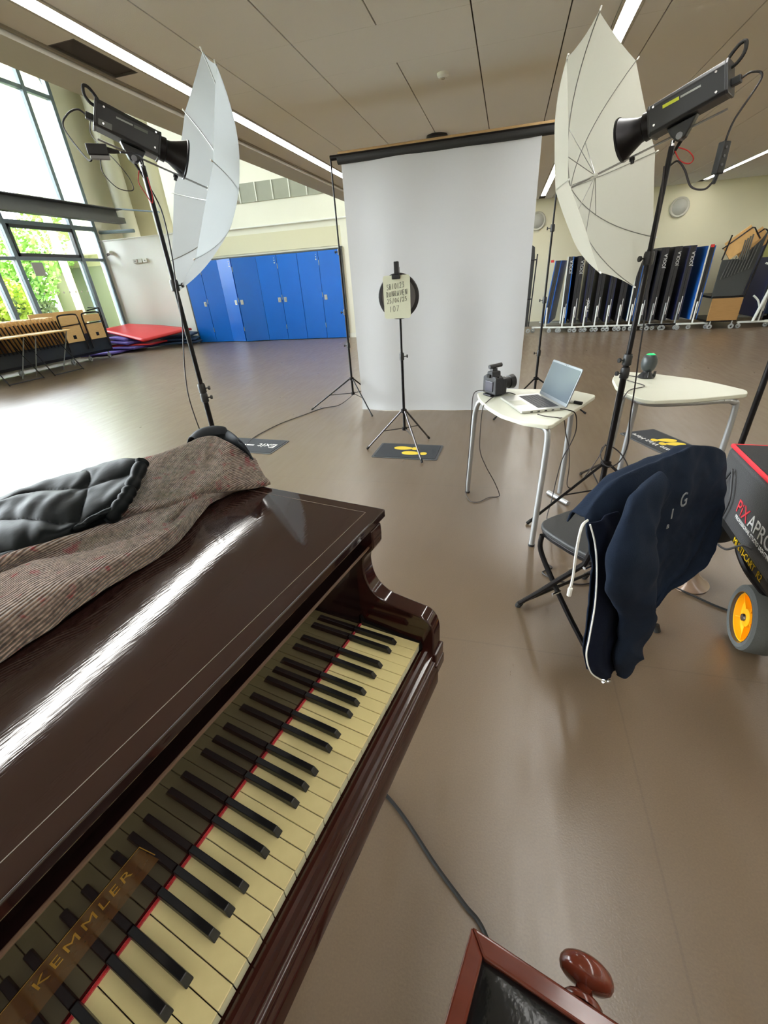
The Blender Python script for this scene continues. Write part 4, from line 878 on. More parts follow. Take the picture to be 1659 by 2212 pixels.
MB().prism([(x + LW / 2, y + .108) for x, y in rrect(LW - .014, .176, .002)], -.0012, .0, lambda u, v, h: tuple(Ts @ Vector((u, h, v)))).build('display', mat('dark_display', (96, 106, 114), .16, .0, spec=.8), sm, smooth=0)
MB().lathe([(.004, -.0014), (0, -.0014)], tuple(Ts @ Vector((LW * .5, -.0012, .014))), tuple((Ts.to_3x3() @ Vector((0, -1, 0)))), 12).build('round_logo', white_plastic, sm)
MB().box(LW * .5 - .02, LW * .5 - .016, -.001, .001, .2, .203, Ts).box(LW * .5 - .003, LW * .5 + .003, -.001, .001, .199, .204, Ts).box(LW * .5 + .016, LW * .5 + .02, -.001, .001, .2, .203, Ts).build('webcam', black_plastic, sm, smooth=0)
# marker pen
mk = thing('marker_pen', 'white marker pen with a black cap lying beside the laptop', 'pen', (.40, 2.615, TZ + .009))
d_ = Vector((.06, -.045, 0)).normalized()
MB().cyl(-d_ * .055, d_ * .015, .008, n=14).build('barrel', white_plastic, mk); MB().cyl(d_ * .015, d_ * .06, .0095, n=14).build('cap', black_plastic, mk)
# camera
cm = thing('dslr_camera', 'black camera with lens hood and hot-shoe trigger on the curved table corner', 'camera', (-.050, 2.80, TZ), R(38))
cb = mat('camera_body', (38, 38, 42), .5, var=.2, bump=.3, bscale=260)
MB().prism([(-.068, 0), (-.068, .10), (-.045, .112), (.05, .112), (.066, .10), (.066, 0)], -.028, .03, lambda u, v, h: (h, -u, v + .012)).build('body', cb, cm, smooth=0, bevel=.007, seg=3)
MB().prism([(-.068, .0), (-.068, .095), (-.04, .095), (-.035, 0)], .02, .058, lambda u, v, h: (h, u, v + .012)).build('grip', cb, cm, smooth=0, bevel=.009, seg=3)
MB().prism([(-.03, .10), (-.024, .137), (.024, .137), (.03, .10)], -.03, .035, lambda u, v, h: (h, u, v + .012)).build('viewfinder_hump', cb, cm, smooth=0, bevel=.005)
MB().box(-.034, -.028, -.04, .035, .03, .09).build('rear_screen', mat('rear_lcd', (60, 58, 70), .2), cm, smooth=0, bevel=.002)
MB().box(-.042, -.028, -.014, .014, .112, .132).build('eyepiece', black_rubber, cm, smooth=0, bevel=.003)
MB().lathe([(.034, .03), (.035, .06), (.038, .062), (.038, .085), (.034, .088), (.034, .115), (.040, .118), (.044, .15), (.041, .15), (.036, .12), (0, .118)], (0, 0, .066), (1, 0, 0), 28).build('lens', black_plastic, cm)
MB().lathe([(.030, .119), (.0, .122)], (0, 0, .066), (1, 0, 0), 24).build('front_glass', mat('lens_glass', (18, 20, 30), .05), cm)
MB().box(-.018, .018, -.012, .012, .147, .165).tube([(-.035, 0, .176), (.055, -.0, .180)], .0125, 10).build('radio_trigger', mat('trigger_grey', (54, 54, 56), .45), cm)
MB().box(-.045, .045, -.04, .04, 0, .012).build('mounting_plate', black_metal, cm, smooth=0, bevel=.003)
MB().cyl((-.005, -.05, .112), (-.005, -.05, .125), .010, n=14).build('mode_dial', black_metal, cm)
# scanner
sc_ = thing('handheld_scanner', 'black egg-shaped scanner with a green-lit top standing on the far white table', 'scanner', (.94, 3.275, TZ), R(30))
MB().lathe([(0, 0), (.05, 0), (.052, .006), (.042, .02), (.026, .038), (.026, .05)], n=28).build('stand_base', black_plastic, sc_)
MB().lathe([(.022, .04), (.036, .05), (.045, .072), (.048, .095), (.045, .12), (.036, .140), (.024, .149), (0, .152)], n=32).build('body', mat('scanner_shell', (50, 56, 58), .35, var=.15), sc_)
MB().lathe([(.0, .1535), (.018, .152), (.027, .1475)], n=24).build('green_light', emit('green_glow', (.05, .9, .2, 1), 1.3), sc_)
MB().lathe([(.0, .1542), (.008, .1538)], (.016, .0, 0), n=12).build('white_cap', white_plastic, sc_)
MB().box(-.03, -.015, -.045, -.038, .01, .045).build('cradle_arm', black_plastic, sc_, smooth=0); MB().box(.015, .03, -.045, -.038, .01, .045).build('cradle_arm', black_plastic, sc_, smooth=0)
# table leads
usb = mat('grey_brown_lead', (62, 56, 54), .55)
empty_cable('camera_lead', [(-.055, 2.76, .74), (-.04, 2.80, .73), (.0, 2.80, .724), (.035, 2.84, .724), (.06, 2.83, .726), (.09, 2.79, .726)], .003, usb, 'short dark lead joining the camera to the laptop on the table top')
empty_cable('looping_lead', [(.045, 2.835, .725), (-.01, 2.81, .725), (-.04, 2.74, .725), (-.075, 2.62, .724), (-.098, 2.59, .69), (-.105, 2.585, .55), (-.10, 2.59, .42), (-.06, 2.63, .30), (.0, 2.70, .16), (.04, 2.74, .05), (.03, 2.78, .006), (-.03, 2.76, .006), (-.10, 2.68, .006), (-.16, 2.70, .006), (-.195, 2.80, .03), (-.19, 2.80, .2), (-.18, 2.79, .4), (-.175, 2.79, .6), (-.165, 2.80, .73), (-.10, 2.80, .75)], .003, usb, 'thin dark lead looping from the camera down to the floor by the front table leg', n=140)
empty_cable('laptop_lead', [(.275, 2.50, .73), (.30, 2.48, .728), (.36, 2.44, .73), (.405, 2.46, .70), (.425, 2.49, .60), (.41, 2.52, .50), (.385, 2.55, .40), (.37, 2.56, .25), (.36, 2.55, .12), (.34, 2.50, .02), (.36, 2.45, .006), (.40, 2.5, .006)], .0032, cab, 'black lead hanging from the laptop side over the table edge', n=100)
empty_cable('usb_lead', [(.20, 2.36, .728), (.235, 2.33, .727), (.30, 2.31, .725), (.335, 2.36, .70), (.365, 2.42, .60), (.40, 2.47, .50), (.42, 2.49, .38), (.43, 2.52, .25), (.47, 2.58, .2), (.52, 2.62, .22), (.60, 2.66, .36), (.64, 2.70, .45)], .003, usb, 'grey lead running from the laptop front across to the light stand legs', n=100)
empty_cable('scanner_lead', [(.90, 3.26, .724), (.85, 3.32, .724), (.82, 3.36, .724), (.80, 3.2, .724), (.87, 3.02, .724), (.78, 2.93, .724), (.735, 2.85, .722), (.70, 2.80, .66), (.69, 2.75, .55), (.68, 2.73, .42)], .0028, usb, 'thin lead from the scanner over the table edge to the light stand', n=90)

# ------------------------------------------------------------------ folding chair
fc = thing('folding_chair', 'black metal folding chair with padded seat in front of the light stand', 'chair', (.454, 1.624, 0), R(40))
# local: x lateral (to the far side), y forward
fx = .73 / math.hypot(.73, .68)
seatm = mat('black_vinyl_seat', (42, 43, 44), .5, var=.15, bump=.25, bscale=260)
Pseat = []
for k in range(44):
    t = 2 * PI * k / 44; cx_, sy_ = math.cos(t), math.sin(t); e = .42
    x = abs(cx_) ** e * (1 if cx_ > 0 else -1); y = abs(sy_) ** e * (1 if sy_ > 0 else -1)
    Pseat.append((x * (.195 - .02 * (y < 0) * -y), y * .20 + .01))
MB().prism(Pseat, .435, .462).build('seat', seatm, fc, smooth=30, bevel=.009, seg=3)
MB().prism([(x * .97, y * .97) for x, y in Pseat], .418, .436).build('seat_pan', black_metal, fc, smooth=30, bevel=.003)
tm = black_metal
for sx in (1, -1):
    MB().tube([(sx * .215, .215, .012), (sx * .215, .10, .17), (sx * .215, -.09, .44), (sx * .213, -.135, .62), (sx * .208, -.16, .76), (sx * .20, -.17, .80)], .011, 10).build('front_leg', tm, fc)
    l2 = MB().tube(cr_spline([(sx * .185, .155, .425), (sx * .19, .15, .36), (sx * .19, .08, .27), (sx * .19, -.05, .14), (sx * .19, -.20, .012)], 20), .011, 10).build('rear_leg', tm, fc)
    MB().cyl((sx * .215, .215, 0), (sx * .215, .20, .03), .014, n=10).build('foot_cap', black_rubber, fc)
    MB().cyl((sx * .19, -.205, 0), (sx * .19, -.19, .03), .014, n=10).build('foot_cap', black_rubber, fc)
    MB().cyl((sx * .18, .02, .215), (sx * .226, .02, .215), .006, n=8).build('pivot_bolt', chrome, fc)
    MB().cyl((sx * .18, -.10, .43), (sx * .226, -.10, .43), .007, n=8).build('pivot_bolt', chrome, fc)
MB().tube([(-.215, .19, .045), (.215, .19, .045)], .008, 8).build('stretcher', tm, fc)
MB().tube([(-.19, -.18, .035), (.19, -.18, .035)], .008, 8).build('stretcher', tm, fc)
MB().tube(cr_spline([(-.20, -.17, .78), (-.19, -.172, .80), (-.15, -.176, .812), (0, -.18, .816), (.15, -.176, .812), (.19, -.172, .80), (.20, -.17, .78)], 30), .011, 10).build('back_frame', tm, fc)
def bk_(u, v):
    x = (u - .5) * .36; z = .60 + v * .18; return (x, -.12 - .04 * v - .02 * math.cos(x * 7), z)
MB().grid(bk_, 14, 8).build('backrest', seatm, fc, solid=.02, smooth=60)

# ------------------------------------------------------------------ hooded jacket over the chair back
HD = [[(-0.066, -0.03, 0.735), (0.033, -0.03, 0.822), (0.12, -0.03, 0.848), (0.215, -0.03, 0.859), (0.294, -0.03, 0.865), (0.354, -0.03, 0.874), (0.474, -0.03, 0.849), (0.553, -0.03, 0.812)], [(-0.07, -0.005, 0.7), (0.028, -0.005, 0.738), (0.119, -0.005, 0.755), (0.217, -0.005, 0.764), (0.322, -0.005, 0.763), (0.411, -0.005, 0.759), (0.501, -0.005, 0.738), (0.551, -0.005, 0.708)], [(-0.044, 0.0, 0.626), (0.046, 0.0, 0.616), (0.137, 0.0, 0.615), (0.243, 0.0, 0.611), (0.352, 0.0, 0.617), (0.442, 0.0, 0.619), (0.528, 0.0, 0.615), (0.564, 0.0, 0.615)], [(-0.029, 0.015, 0.522), (0.052, 0.015, 0.493), (0.154, 0.015, 0.467), (0.258, 0.015, 0.451), (0.359, 0.015, 0.457), (0.435, 0.015, 0.473), (0.519, 0.015, 0.477), (0.566, 0.015, 0.483)], [(-0.03, 0.03, 0.436), (0.037, 0.03, 0.41), (0.119, 0.03, 0.378), (0.203, 0.03, 0.356), (0.295, 0.03, 0.353), (0.359, 0.03, 0.373), (0.452, 0.03, 0.383), (0.507, 0.03, 0.381)], [(-0.049, 0.05, 0.358), (0.003, 0.05, 0.336), (0.062, 0.05, 0.311), (0.123, 0.05, 0.284), (0.183, 0.05, 0.27), (0.214, 0.05, 0.28), (0.242, 0.05, 0.302), (0.265, 0.05, 0.315)], [(-0.06, 0.065, 0.269), (-0.021, 0.065, 0.239), (0.029, 0.065, 0.209), (0.078, 0.065, 0.186), (0.115, 0.065, 0.176), (0.15, 0.065, 0.171), (0.186, 0.065, 0.167), (0.218, 0.065, 0.176)], [(-0.043, 0.085, 0.176), (-0.021, 0.085, 0.151), (0.007, 0.085, 0.124), (0.03, 0.085, 0.1), (0.053, 0.085, 0.098), (0.078, 0.085, 0.105), (0.096, 0.085, 0.121), (0.119, 0.085, 0.122)]]
SL = [(0.126, 0.03, 0.84, 0.05), (0.05, 0.05, 0.799, 0.075), (0.005, 0.07, 0.719, 0.085), (0.007, 0.085, 0.602, 0.095), (0.082, 0.085, 0.455, 0.08), (0.102, 0.09, 0.328, 0.072), (0.093, 0.1, 0.232, 0.066), (0.106, 0.1, 0.132, 0.045)]
ED = [(-0.091, 0.0, 0.745), (-0.065, 0.01, 0.673), (-0.049, 0.025, 0.572), (-0.05, 0.045, 0.455), (-0.067, 0.065, 0.337), (-0.08, 0.08, 0.271), (-0.057, 0.095, 0.194), (0.009, 0.1, 0.123)]
LC = [(-0.092, 0.0, 0.751), (-0.144, 0.03, 0.764), (-0.16, 0.04, 0.728), (-0.158, 0.04, 0.662), (-0.153, 0.04, 0.592), (-0.155, 0.04, 0.548)]
hO = Vector((.35, 1.25, 0)); hD = Vector((.8, .6, 0)); hN = Vector((.6, -.8, 0))
def hw(s_, d, z): return hO + hD * s_ + hN * d + Vector((0, 0, z))
navy = mat('navy_sweatshirt', (22, 32, 48), .92, var=.18, scale=40, bump=.35, bscale=420, spec=.2)
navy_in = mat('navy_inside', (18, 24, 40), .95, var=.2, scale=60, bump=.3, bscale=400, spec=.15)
hj = thing('zip_hoodie', 'navy zip-up sweatshirt with white zip draped over the folding chair back', 'jacket', (0, 0, 0))
rows = [[hw(s_, d, z) for s_, d, z in r_] for r_ in HD]
back = [[p - hN * .07 - Vector((0, 0, .045)) for p in rows[0]], [p - hN * .055 - Vector((0, 0, .005)) for p in rows[0]], [p - hN * .022 + Vector((0, 0, .0)) for p in rows[0]]]
S3 = surf(back + rows, 110, 120)
nv, nu = len(S3), len(S3[0])
for j, rw in enumerate(S3):
    v = j / nv
    for i, p in enumerate(rw):
        u = i / nu; w_ = max(0, min(1, (v - .28) * 3))
        f = .005 * math.sin(u * 17 + 3 * v + 1.5 * math.sin(v * 4)) * w_ + .010 * math.sin(u * 9 - 3 * v) * w_ + .014 * noise.noise(Vector((p.x * 9, p.y * 9, p.z * 4.5))) + .016 * (1 - abs(math.sin(3.2 * u + 5.5 * v + .8 * math.sin(9 * u)))) ** 3 * w_ - .005 + .006 * noise.noise(p * 22)
        rw[i] = p + hN * f
surf_obj('body_cloth', S3, navy, .006, -1, hj)
# inner shade side panel along the zip, one fold forward
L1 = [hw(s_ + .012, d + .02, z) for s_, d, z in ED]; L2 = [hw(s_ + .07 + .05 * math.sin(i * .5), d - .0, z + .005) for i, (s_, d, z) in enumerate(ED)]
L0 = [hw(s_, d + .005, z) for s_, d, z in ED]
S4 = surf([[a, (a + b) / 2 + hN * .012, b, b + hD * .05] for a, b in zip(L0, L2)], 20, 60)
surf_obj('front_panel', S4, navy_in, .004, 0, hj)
# sleeve
sp_ = cr_spline([hw(s_, d + .015, z) for s_, d, z, r_ in SL], 70); rr_ = cr_spline([(r_, 0, 0) for *_, r_ in SL], 70)
V = []; n_ = 28
for k, p in enumerate(sp_):
    d = (sp_[min(k + 1, 69)] - sp_[max(k - 1, 0)]).normalized(); lat = d.cross(hN).normalized()
    for j in range(n_):
        t = 2 * PI * j / n_; r_ = rr_[k].x
        q = p + lat * math.cos(t) * r_ + hN * math.sin(t) * r_ * .42
        q += hN * (.014 * (1 - abs(math.sin(k * .17 + 1.2 * math.cos(t) + .6 * math.sin(k * .09)))) ** 2 + .010 * noise.noise(q * 14) + .005 * math.sin(k * .3 + 2 * math.cos(t))) + lat * .012 * noise.noise(q * 11 + Vector((3, 1, 2)))
        V.append(q)
F = [(k * n_ + j, k * n_ + (j + 1) % n_, (k + 1) * n_ + (j + 1) % n_, (k + 1) * n_ + j) for k in range(69) for j in range(n_)] + [tuple(69 * n_ + j for j in range(n_)), tuple(range(n_))[::-1]]
MB().add(V, F).build('sleeve', navy, hj, smooth=70)
zp = cr_spline([hw(s_ - .004, d + .014, z) for s_, d, z in ED], 60)
MB().tube(zp, .0026, 6).build('white_zip', white_plastic, hj)
MB().tube([zp[-1], zp[-1] + Vector((.012, .004, -.006)), zp[-1] + Vector((.026, .01, -.004))], [.008, .006, .005], 8).build('zip_pull', chrome, hj)
MB().tube(cr_spline([hw(s_, d, z) for s_, d, z in LC], 30), .004, 6).build('drawcord', mat('white_cord', (226, 226, 220), .8), hj)
MB().tube(cr_spline([hw(LC[-1][0], LC[-1][1], LC[-1][2]), hw(LC[-1][0] + .0, LC[-1][1], LC[-1][2] - .03)], 4), .007, 8).build('cord_end', mat('white_cord', (226, 226, 220), .8), hj)
# printed logo on the chest and the small v
def on_hood(px_s, z, d): return frame(hw(px_s, d, z), hD, Vector((0, 0, 1)))
prt = mat('grey_print', (130, 134, 138), .6)
text('printed_logo', 'G', .075, prt, hj, on_hood(.262, .745, .040) @ Matrix.Rotation(R(12), 4, 'Z'), ext=.0008, sx=.6)
text('printed_logo', 'I', .055, prt, hj, on_hood(.225, .705, .040) @ Matrix.Rotation(R(8), 4, 'Z'), ext=.0008, sx=.8)
text('printed_logo', 'B', .022, prt, hj, on_hood(.222, .66, .040), ext=.0008)
text('printed_logo', 'V', .028, prt, hj, on_hood(.008, .59, .055), ext=.0008)

# ------------------------------------------------------------------ equipment trolley at the right edge
tr = bpy.data.objects.new('equipment_trolley', None); C.objects.link(tr)
tr.matrix_world = frame((.943, 1.985, 0), (-.075, -.997, 0), (.997, -.075, 0)); 
if (tr.matrix_world.to_3x3() @ Vector((0, 0, 1))).z < 0: pass
tag(tr, 'black fabric equipment trolley with red piping and a yellow wheel', 'trolley')
# in this frame x runs along the bag towards the viewer, y runs into the bag; z sign handled by zs
zs = 1 if (tr.matrix_world.to_3x3() @ Vector((0, 0, 1))).z > 0 else -1
def Z(z): return z * zs
bagm = mat('black_nylon', (33, 34, 38), .7, var=.2, scale=5, bump=.35, bscale=300, sheen=.2)
lidm = mat('black_mesh_lid', (36, 36, 37), .85, var=.2, bump=.5, bscale=500)
redp = mat('red_piping', (222, 36, 50), .6)
TL_, TW = .62, .46
MB().box(0, TL_, 0, TW, min(Z(.445), Z(.715)), max(Z(.445), Z(.715))).build('bag', bagm, tr, smooth=0, bevel=.02, seg=3)
MB().box(.012, TL_ - .012, .012, TW - .012, min(Z(.71), Z(.727)), max(Z(.71), Z(.727))).build('lid', lidm, tr, smooth=0, bevel=.01, seg=3)
MB().tube([(.01, .01, Z(.718)), (TL_ - .01, .01, Z(.718)), (TL_ - .01, TW - .01, Z(.718)), (.01, TW - .01, Z(.718))], .009, 8, closed=True).build('red_piping', redp, tr)
for y in (.03, TW - .03):
    MB().tube([(-.02, y, Z(.428)), (TL_, y, Z(.428))], .014, 10).build('frame_rail', black_metal, tr)
    MB().tube(cr_spline([(.31, y, Z(.43)), (.315, y, Z(.40)), (.37, y + .03, Z(.34)), (.41, min(y + .12, TW - .03), Z(.24)), (.42, min(y + .2, TW - .03), Z(.14))], 20), .015, 10).build('frame_leg', black_metal, tr)
ylw = mat('yellow_lettering', (240, 200, 30), .5)
def faceT(x, y, z, rot=0):
    # letters on the bag's outer face, reading towards +x
    M = Matrix.Identity(4); cols = ((1, 0, 0), (0, 0, zs), (0, -1, 0) if zs > 0 else (0, -1, 0))
    for c_, v_ in enumerate(cols):
        for r_ in range(3): M[r_][c_] = v_[r_]
    M[0][3], M[1][3], M[2][3] = x, y, Z(z); return M @ Matrix.Rotation(rot, 4, 'Z')
text('red_lettering', 'PiX', .075, mat('red_print', (206, 50, 62), .6), tr, faceT(.300, -.0015, .560), ext=.0008)
text('white_lettering', 'APRO', .075, mat('white_print', (224, 224, 224), .6), tr, faceT(.460, -.0015, .560), ext=.0008)
text('white_lettering', 'PROFESSIONAL STUDIO LIGHTING', .0205, mat('white_print', (224, 224, 224), .6), tr, faceT(.420, -.0015, .520), ext=.0008)
MB().box(.10, .75, .012, .018, min(Z(.415), Z(.443)), max(Z(.415), Z(.443))).build('name_strip', black_plastic, tr, smooth=0)
text('yellow_lettering', 'MULTI-CART  R2', .036, ylw, tr, faceT(.42, .0105, .429), ext=.0008)
MB().tube(cr_spline([(.13, -.012, Z(.66)), (.16, -.014, Z(.63)), (.20, -.014, Z(.56)), (.19, -.014, Z(.48)), (.17, -.02, Z(.43)), (.22, -.03, Z(.39)), (.32, -.02, Z(.40)), (.40, -.01, Z(.47)), (.47, -.01, Z(.50))], 60), .0045, 6).build('side_cord', mat('dark_cord', (50, 50, 52), .7), tr)
MB().tube(cr_spline([(.13, -.012, Z(.66)), (.10, -.014, Z(.60)), (.06, -.014, Z(.52)), (.03, -.01, Z(.46))], 30), .0045, 6).build('side_cord', mat('dark_cord', (50, 50, 52), .7), tr)
# wheel
wy = 0; wx = 0; wz = .135
ty = mat('grey_tyre', (84, 86, 84), .8, var=.15, bump=.4, bscale=200)
hubm = mat('yellow_hub', (250, 178, 16), .4, var=.03)
wo = MB().lathe([(.103, -.045), (.120, -.048), (.131, -.04), (.135, -.02), (.135, .03), (.131, .05), (.118, .058), (.10, .055), (.10, -.045)], (wx, wy, Z(wz)), (0, 1, 0), 44).build('tyre', ty, tr)
hb_ = MB().lathe([(.104, -.044), (.104, -.034), (.096, -.032), (.090, -.012), (.060, .0), (.040, -.005), (.036, -.028), (.022, -.032), (0, -.032)], (wx, wy, Z(wz)), (0, 1, 0), 44).build('wheel_hub', hubm, wo)
for k in range(5):
    t = 2 * PI * k / 5; a, b = math.cos(t), math.sin(t)
    MB().add([(wx + a * .035 - b * .002, wy - .026, Z(wz + b * .035 + a * .002)), (wx + a * .094 - b * .002, wy - .028, Z(wz + b * .094 + a * .002)), (wx + a * .088, wy - .008, Z(wz + b * .088)), (wx + a * .04, wy + .0, Z(wz + b * .04)),
              (wx + a * .035 + b * .002, wy - .026, Z(wz + b * .035 - a * .002)), (wx + a * .094 + b * .002, wy - .028, Z(wz + b * .094 - a * .002))], [(0, 1, 2, 3), (4, 5, 2, 3), (0, 1, 5, 4)]).build('hub_web', hubm, hb_, smooth=0)
    t += PI / 5; a, b = math.cos(t), math.sin(t)
    MB().cyl((wx + a * .052, wy - .012, Z(wz + b * .052)), (wx + a * .052, wy - .004, Z(wz + b * .052)), .009, n=10).build('hub_hole_shade', mat('painted_hole_shade', (120, 70, 10), .6), hb_)  # solid dark amber discs, painting the shade inside the hub holes
MB().lathe([(.016, -.034), (.014, -.04), (0, -.042)], (wx, wy, Z(wz)), (0, 1, 0), 16).build('axle_nut', chrome, wo)
MB().lathe([(.10, .058), (.05, .06), (0, .06)], (wx, wy, Z(wz)), (0, 1, 0), 30).build('wheel_back', black_plastic, wo)
for o_ in (wo,): o_.location = (.395, .13, 0); o_.rotation_euler = (0, 0, R(-3) * zs)
MB().cyl((.43, .17, Z(wz)), (.43, TW, Z(wz)), .01, n=8).build('axle', black_metal, tr)
for y in (.03, TW - .03): MB().lathe([(.05, -.012), (.055, 0), (.05, .012)], (.10, max(y, .3), Z(.055)), (0, 1, 0), 20).tube([(.10, max(y, .3), Z(.055)), (.10, max(y, .3), Z(.42))], .012, 8).build('front_castor', black_rubber, tr)
# little round stool behind the chair
ps = thing('pedestal_stool', 'small round black-topped stool with a flared glossy base behind the folding chair', 'stool', (.955, 1.985, 0))
MB().lathe([(.0, .005), (.085, .004), (.10, .0), (.103, .004), (.09, .012), (.05, .05), (.028, .12), (.022, .29)], n=36).build('flared_base', mat('glossy_beige_base', (150, 124, 104), .2, spec=.8), ps)
MB().lathe([(0, .29), (.09, .29), (.118, .305), (.126, .335), (.122, .365), (.09, .385), (0, .39)], n=36).build('seat', mat('black_round_seat', (24, 25, 24), .55, bump=.2), ps)
empty_cable('floor_cable', [(.80, 2.02, .006), (.872, 1.933, .006), (.959, 1.861, .006), (1.02, 1.81, .006), (1.10, 1.76, .006), (1.2, 1.7, .006)], .005, black_rubber, 'dark cable on the floor between the folding chair and the yellow wheel')
empty_cable('floor_lead', [(.30, 2.02, .006), (.33, 1.98, .006), (.28, 1.93, .006), (.34, 1.88, .006), (.45, 1.86, .006), (.55, 1.9, .006)], .004, cab, 'small dark lead curled on the floor under the folding chair')
# ------------------------------------------------------------------ folded table-tennis tables along the back wall
ttb = mat('blue_table_top', (24, 88, 170), .3, var=.06, scale=2)
ttd = mat('dark_blue_table_top', (20, 28, 66), .35, var=.1, scale=2)
ttk = mat('black_table_top', (24, 25, 34), .4, var=.1)
tte = mat('table_edge_black', (26, 27, 30), .45, var=.1)
whf = mat('white_frame_tube', (205, 210, 205), .4, var=.04)
grf = mat('grey_frame_tube', (140, 144, 144), .4, var=.04)
wtx = mat('white_lettering_tt', (210, 212, 210), .5)
def tt_table(label, x, y, rz, top_m, H=1.56, lean=0.0, fr=whf, tx=None, red=False, W=.62, D=1.2, light_edge=False):
    o = thing('folded_table', label, 'table', (x, y, 0), rz, 'folded tables stored along the back wall')
    MB().box(-W / 2, W / 2, -.02, .02, .10, .135).build('base_rail', fr, o, smooth=0, bevel=.004)
    MB().box(-W / 2, W / 2, D - .1, D - .06, .10, .135).build('base_rail', fr, o, smooth=0)
    for sx in (-1, 1):
        c = MB().lathe([(.02, -.012), (.045, -.012), (.048, 0), (.045, .012), (.02, .012)], (sx * (W / 2 - .03), -.01, .048), (0, 1, .0), 18).build('castor', grf, o)
        MB().box(sx * (W / 2 - .03) - .012, sx * (W / 2 - .03) + .012, -.02, .01, .05, .11).build('castor_fork', fr, c, smooth=0)
    MB().tube([(0, 0, .13), (0, .0, .55)], .018, 8).build('post', fr, o)
    for sx in (-1, 1):
        sh_ = lambda z: sx * (.055 + lean * 0) + lean * (z - .2)
        t = MB(); V = []
        for z in (.2, H):
            xx_ = sh_(z)
            for y_ in (0, D):
                for e in (-.011, .011): V.append((xx_ + e, y_, z))
        t.add(V, [(0, 1, 3, 2), (4, 6, 7, 5), (0, 4, 5, 1), (2, 3, 7, 6), (0, 2, 6, 4), (1, 5, 7, 3)]).build('table_top', top_m, o, smooth=0)
        e = MB()
        for (z0, z1) in ((.2, H),):
            V = []
            for z in (z0, z1):
                xx_ = sh_(z) - sx * .030
                for y_ in (-.004, .03):
                    for k in (-.022, .022): V.append((xx_ + k, y_, z))
            e.add(V, [(0, 1, 3, 2), (4, 6, 7, 5), (0, 4, 5, 1), (2, 3, 7, 6), (0, 2, 6, 4), (1, 5, 7, 3)])
        e.build('edge_frame', tte, o, smooth=0)
        if light_edge and sx < 0:
            MB().box(sh_(.2) - .014, sh_(.2) + .012, -.006, .004, .2, H).build('white_edge', whf, o, smooth=0) if not lean else None
    if red: MB().box(-.03, .03, -.02, .02, H - .03, H + .02).build('red_latch', mat('red_latch', (206, 50, 46), .5), o, smooth=0, bevel=.004)
    if not lean: MB().box(.022, .034, -.008, -.0045, .32, .62 + .05 * (int(x * 37) % 3)).build('label_strip', wtx, o, smooth=0)
    if tx:
        z = tx[1]
        M = Matrix(((0, -1, 0, .03 + lean * (z - .2)), (0, 0, -1, -.009), (1, 0, 0, z), (0, 0, 0, 1)))
        if z < 1: M = Matrix(((0, 1, 0, .03), (0, 0, -1, -.009), (-1, 0, 0, z), (0, 0, 0, 1)))
        text('lettering', tx[0], .085, wtx, o, M, ext=.001)
    return o
FY = 11.62
tt_table('pale blue single tabletop leaning slightly right beside the backdrop edge', .93, FY + .1, R(-12), ttb, 1.50, lean=.10, red=True)
tt_table('bright blue folded table, second from the backdrop, facing the umbrella stand', 1.30, FY, R(-9), ttb, 1.56, light_edge=True, tx=('JOOLA', 1.36))
xs = [(1.52, ttk, ('JOOLA', 1.34)), (1.76, ttd, ('JOOLA', .55)), (2.0, ttk, None), (2.24, ttd, None), (2.48, ttk, None), (2.72, ttb, None), (2.92, ttk, None)]
lab = ['black folded table just right of the bright blue one, lettered near its top', 'dark blue folded table with white lettering near its foot, below the umbrella', 'black folded table third along under the umbrella edge', 'dark blue folded table with a grey side tube below the umbrella', 'black folded table in the middle of the row under the umbrella tip', 'narrow bright blue folded table under the lower umbrella tip', 'black folded table just left of the right-hand light stand pole']
for (x, m, tx), lb in zip(xs, lab): tt_table(lb, x, FY - .03 * (x - 1.3), R(-4), m, 1.56, tx=tx, fr=whf if int(x * 100) % 3 else grf, light_edge=(m is ttb))
xs = [(3.12, ttk, ('JOOLA', 1.35), 'tall black folded table just right of the right-hand light stand pole'), (3.36, ttk, ('JOOLA', 1.38), 'black folded table between two lettered ones, right of the light stand'), (3.62, ttd, ('JOOLA', 1.36), 'dark folded table lettered white immediately left of the big blue tabletop')]
for x, m, tx, lb in xs: tt_table(lb, x, FY - .12, R(0), m, 1.60, tx=tx, fr=grf)
tt_table('large bright blue folded table with silver edge left of the wooden board trolley', 3.95, FY - .15, R(3), ttb, 1.57, red=True, light_edge=True)
# blue table with exposed white frame at the picture edge
o = tt_table('dark blue folded table with curved white frame at the far right of the row', 5.15, FY - .2, R(0), ttd, 1.60, W=.75)
MB().tube([(-.12, -.05, .13), (.14, -.05, 1.48)], .028, 8).tube(cr_spline([(-.25, -.05, .62), (-.14, -.05, .52), (-.06, -.05, .35)], 12), .018, 8).tube(cr_spline([(-.22, -.05, 1.2), (-.08, -.05, 1.12), (.02, -.05, .9)], 12), .018, 8).build('white_support', whf, o)
MB().box(-.30, -.2, -.03, -.02, 1.3, 1.56).build('yellow_sticker', mat('olive_sticker', (150, 150, 90), .6), o, smooth=0)
tt_table('bright blue folded table partly cut by the right edge of the picture', 5.62, FY - .1, R(0), ttb, 1.60)
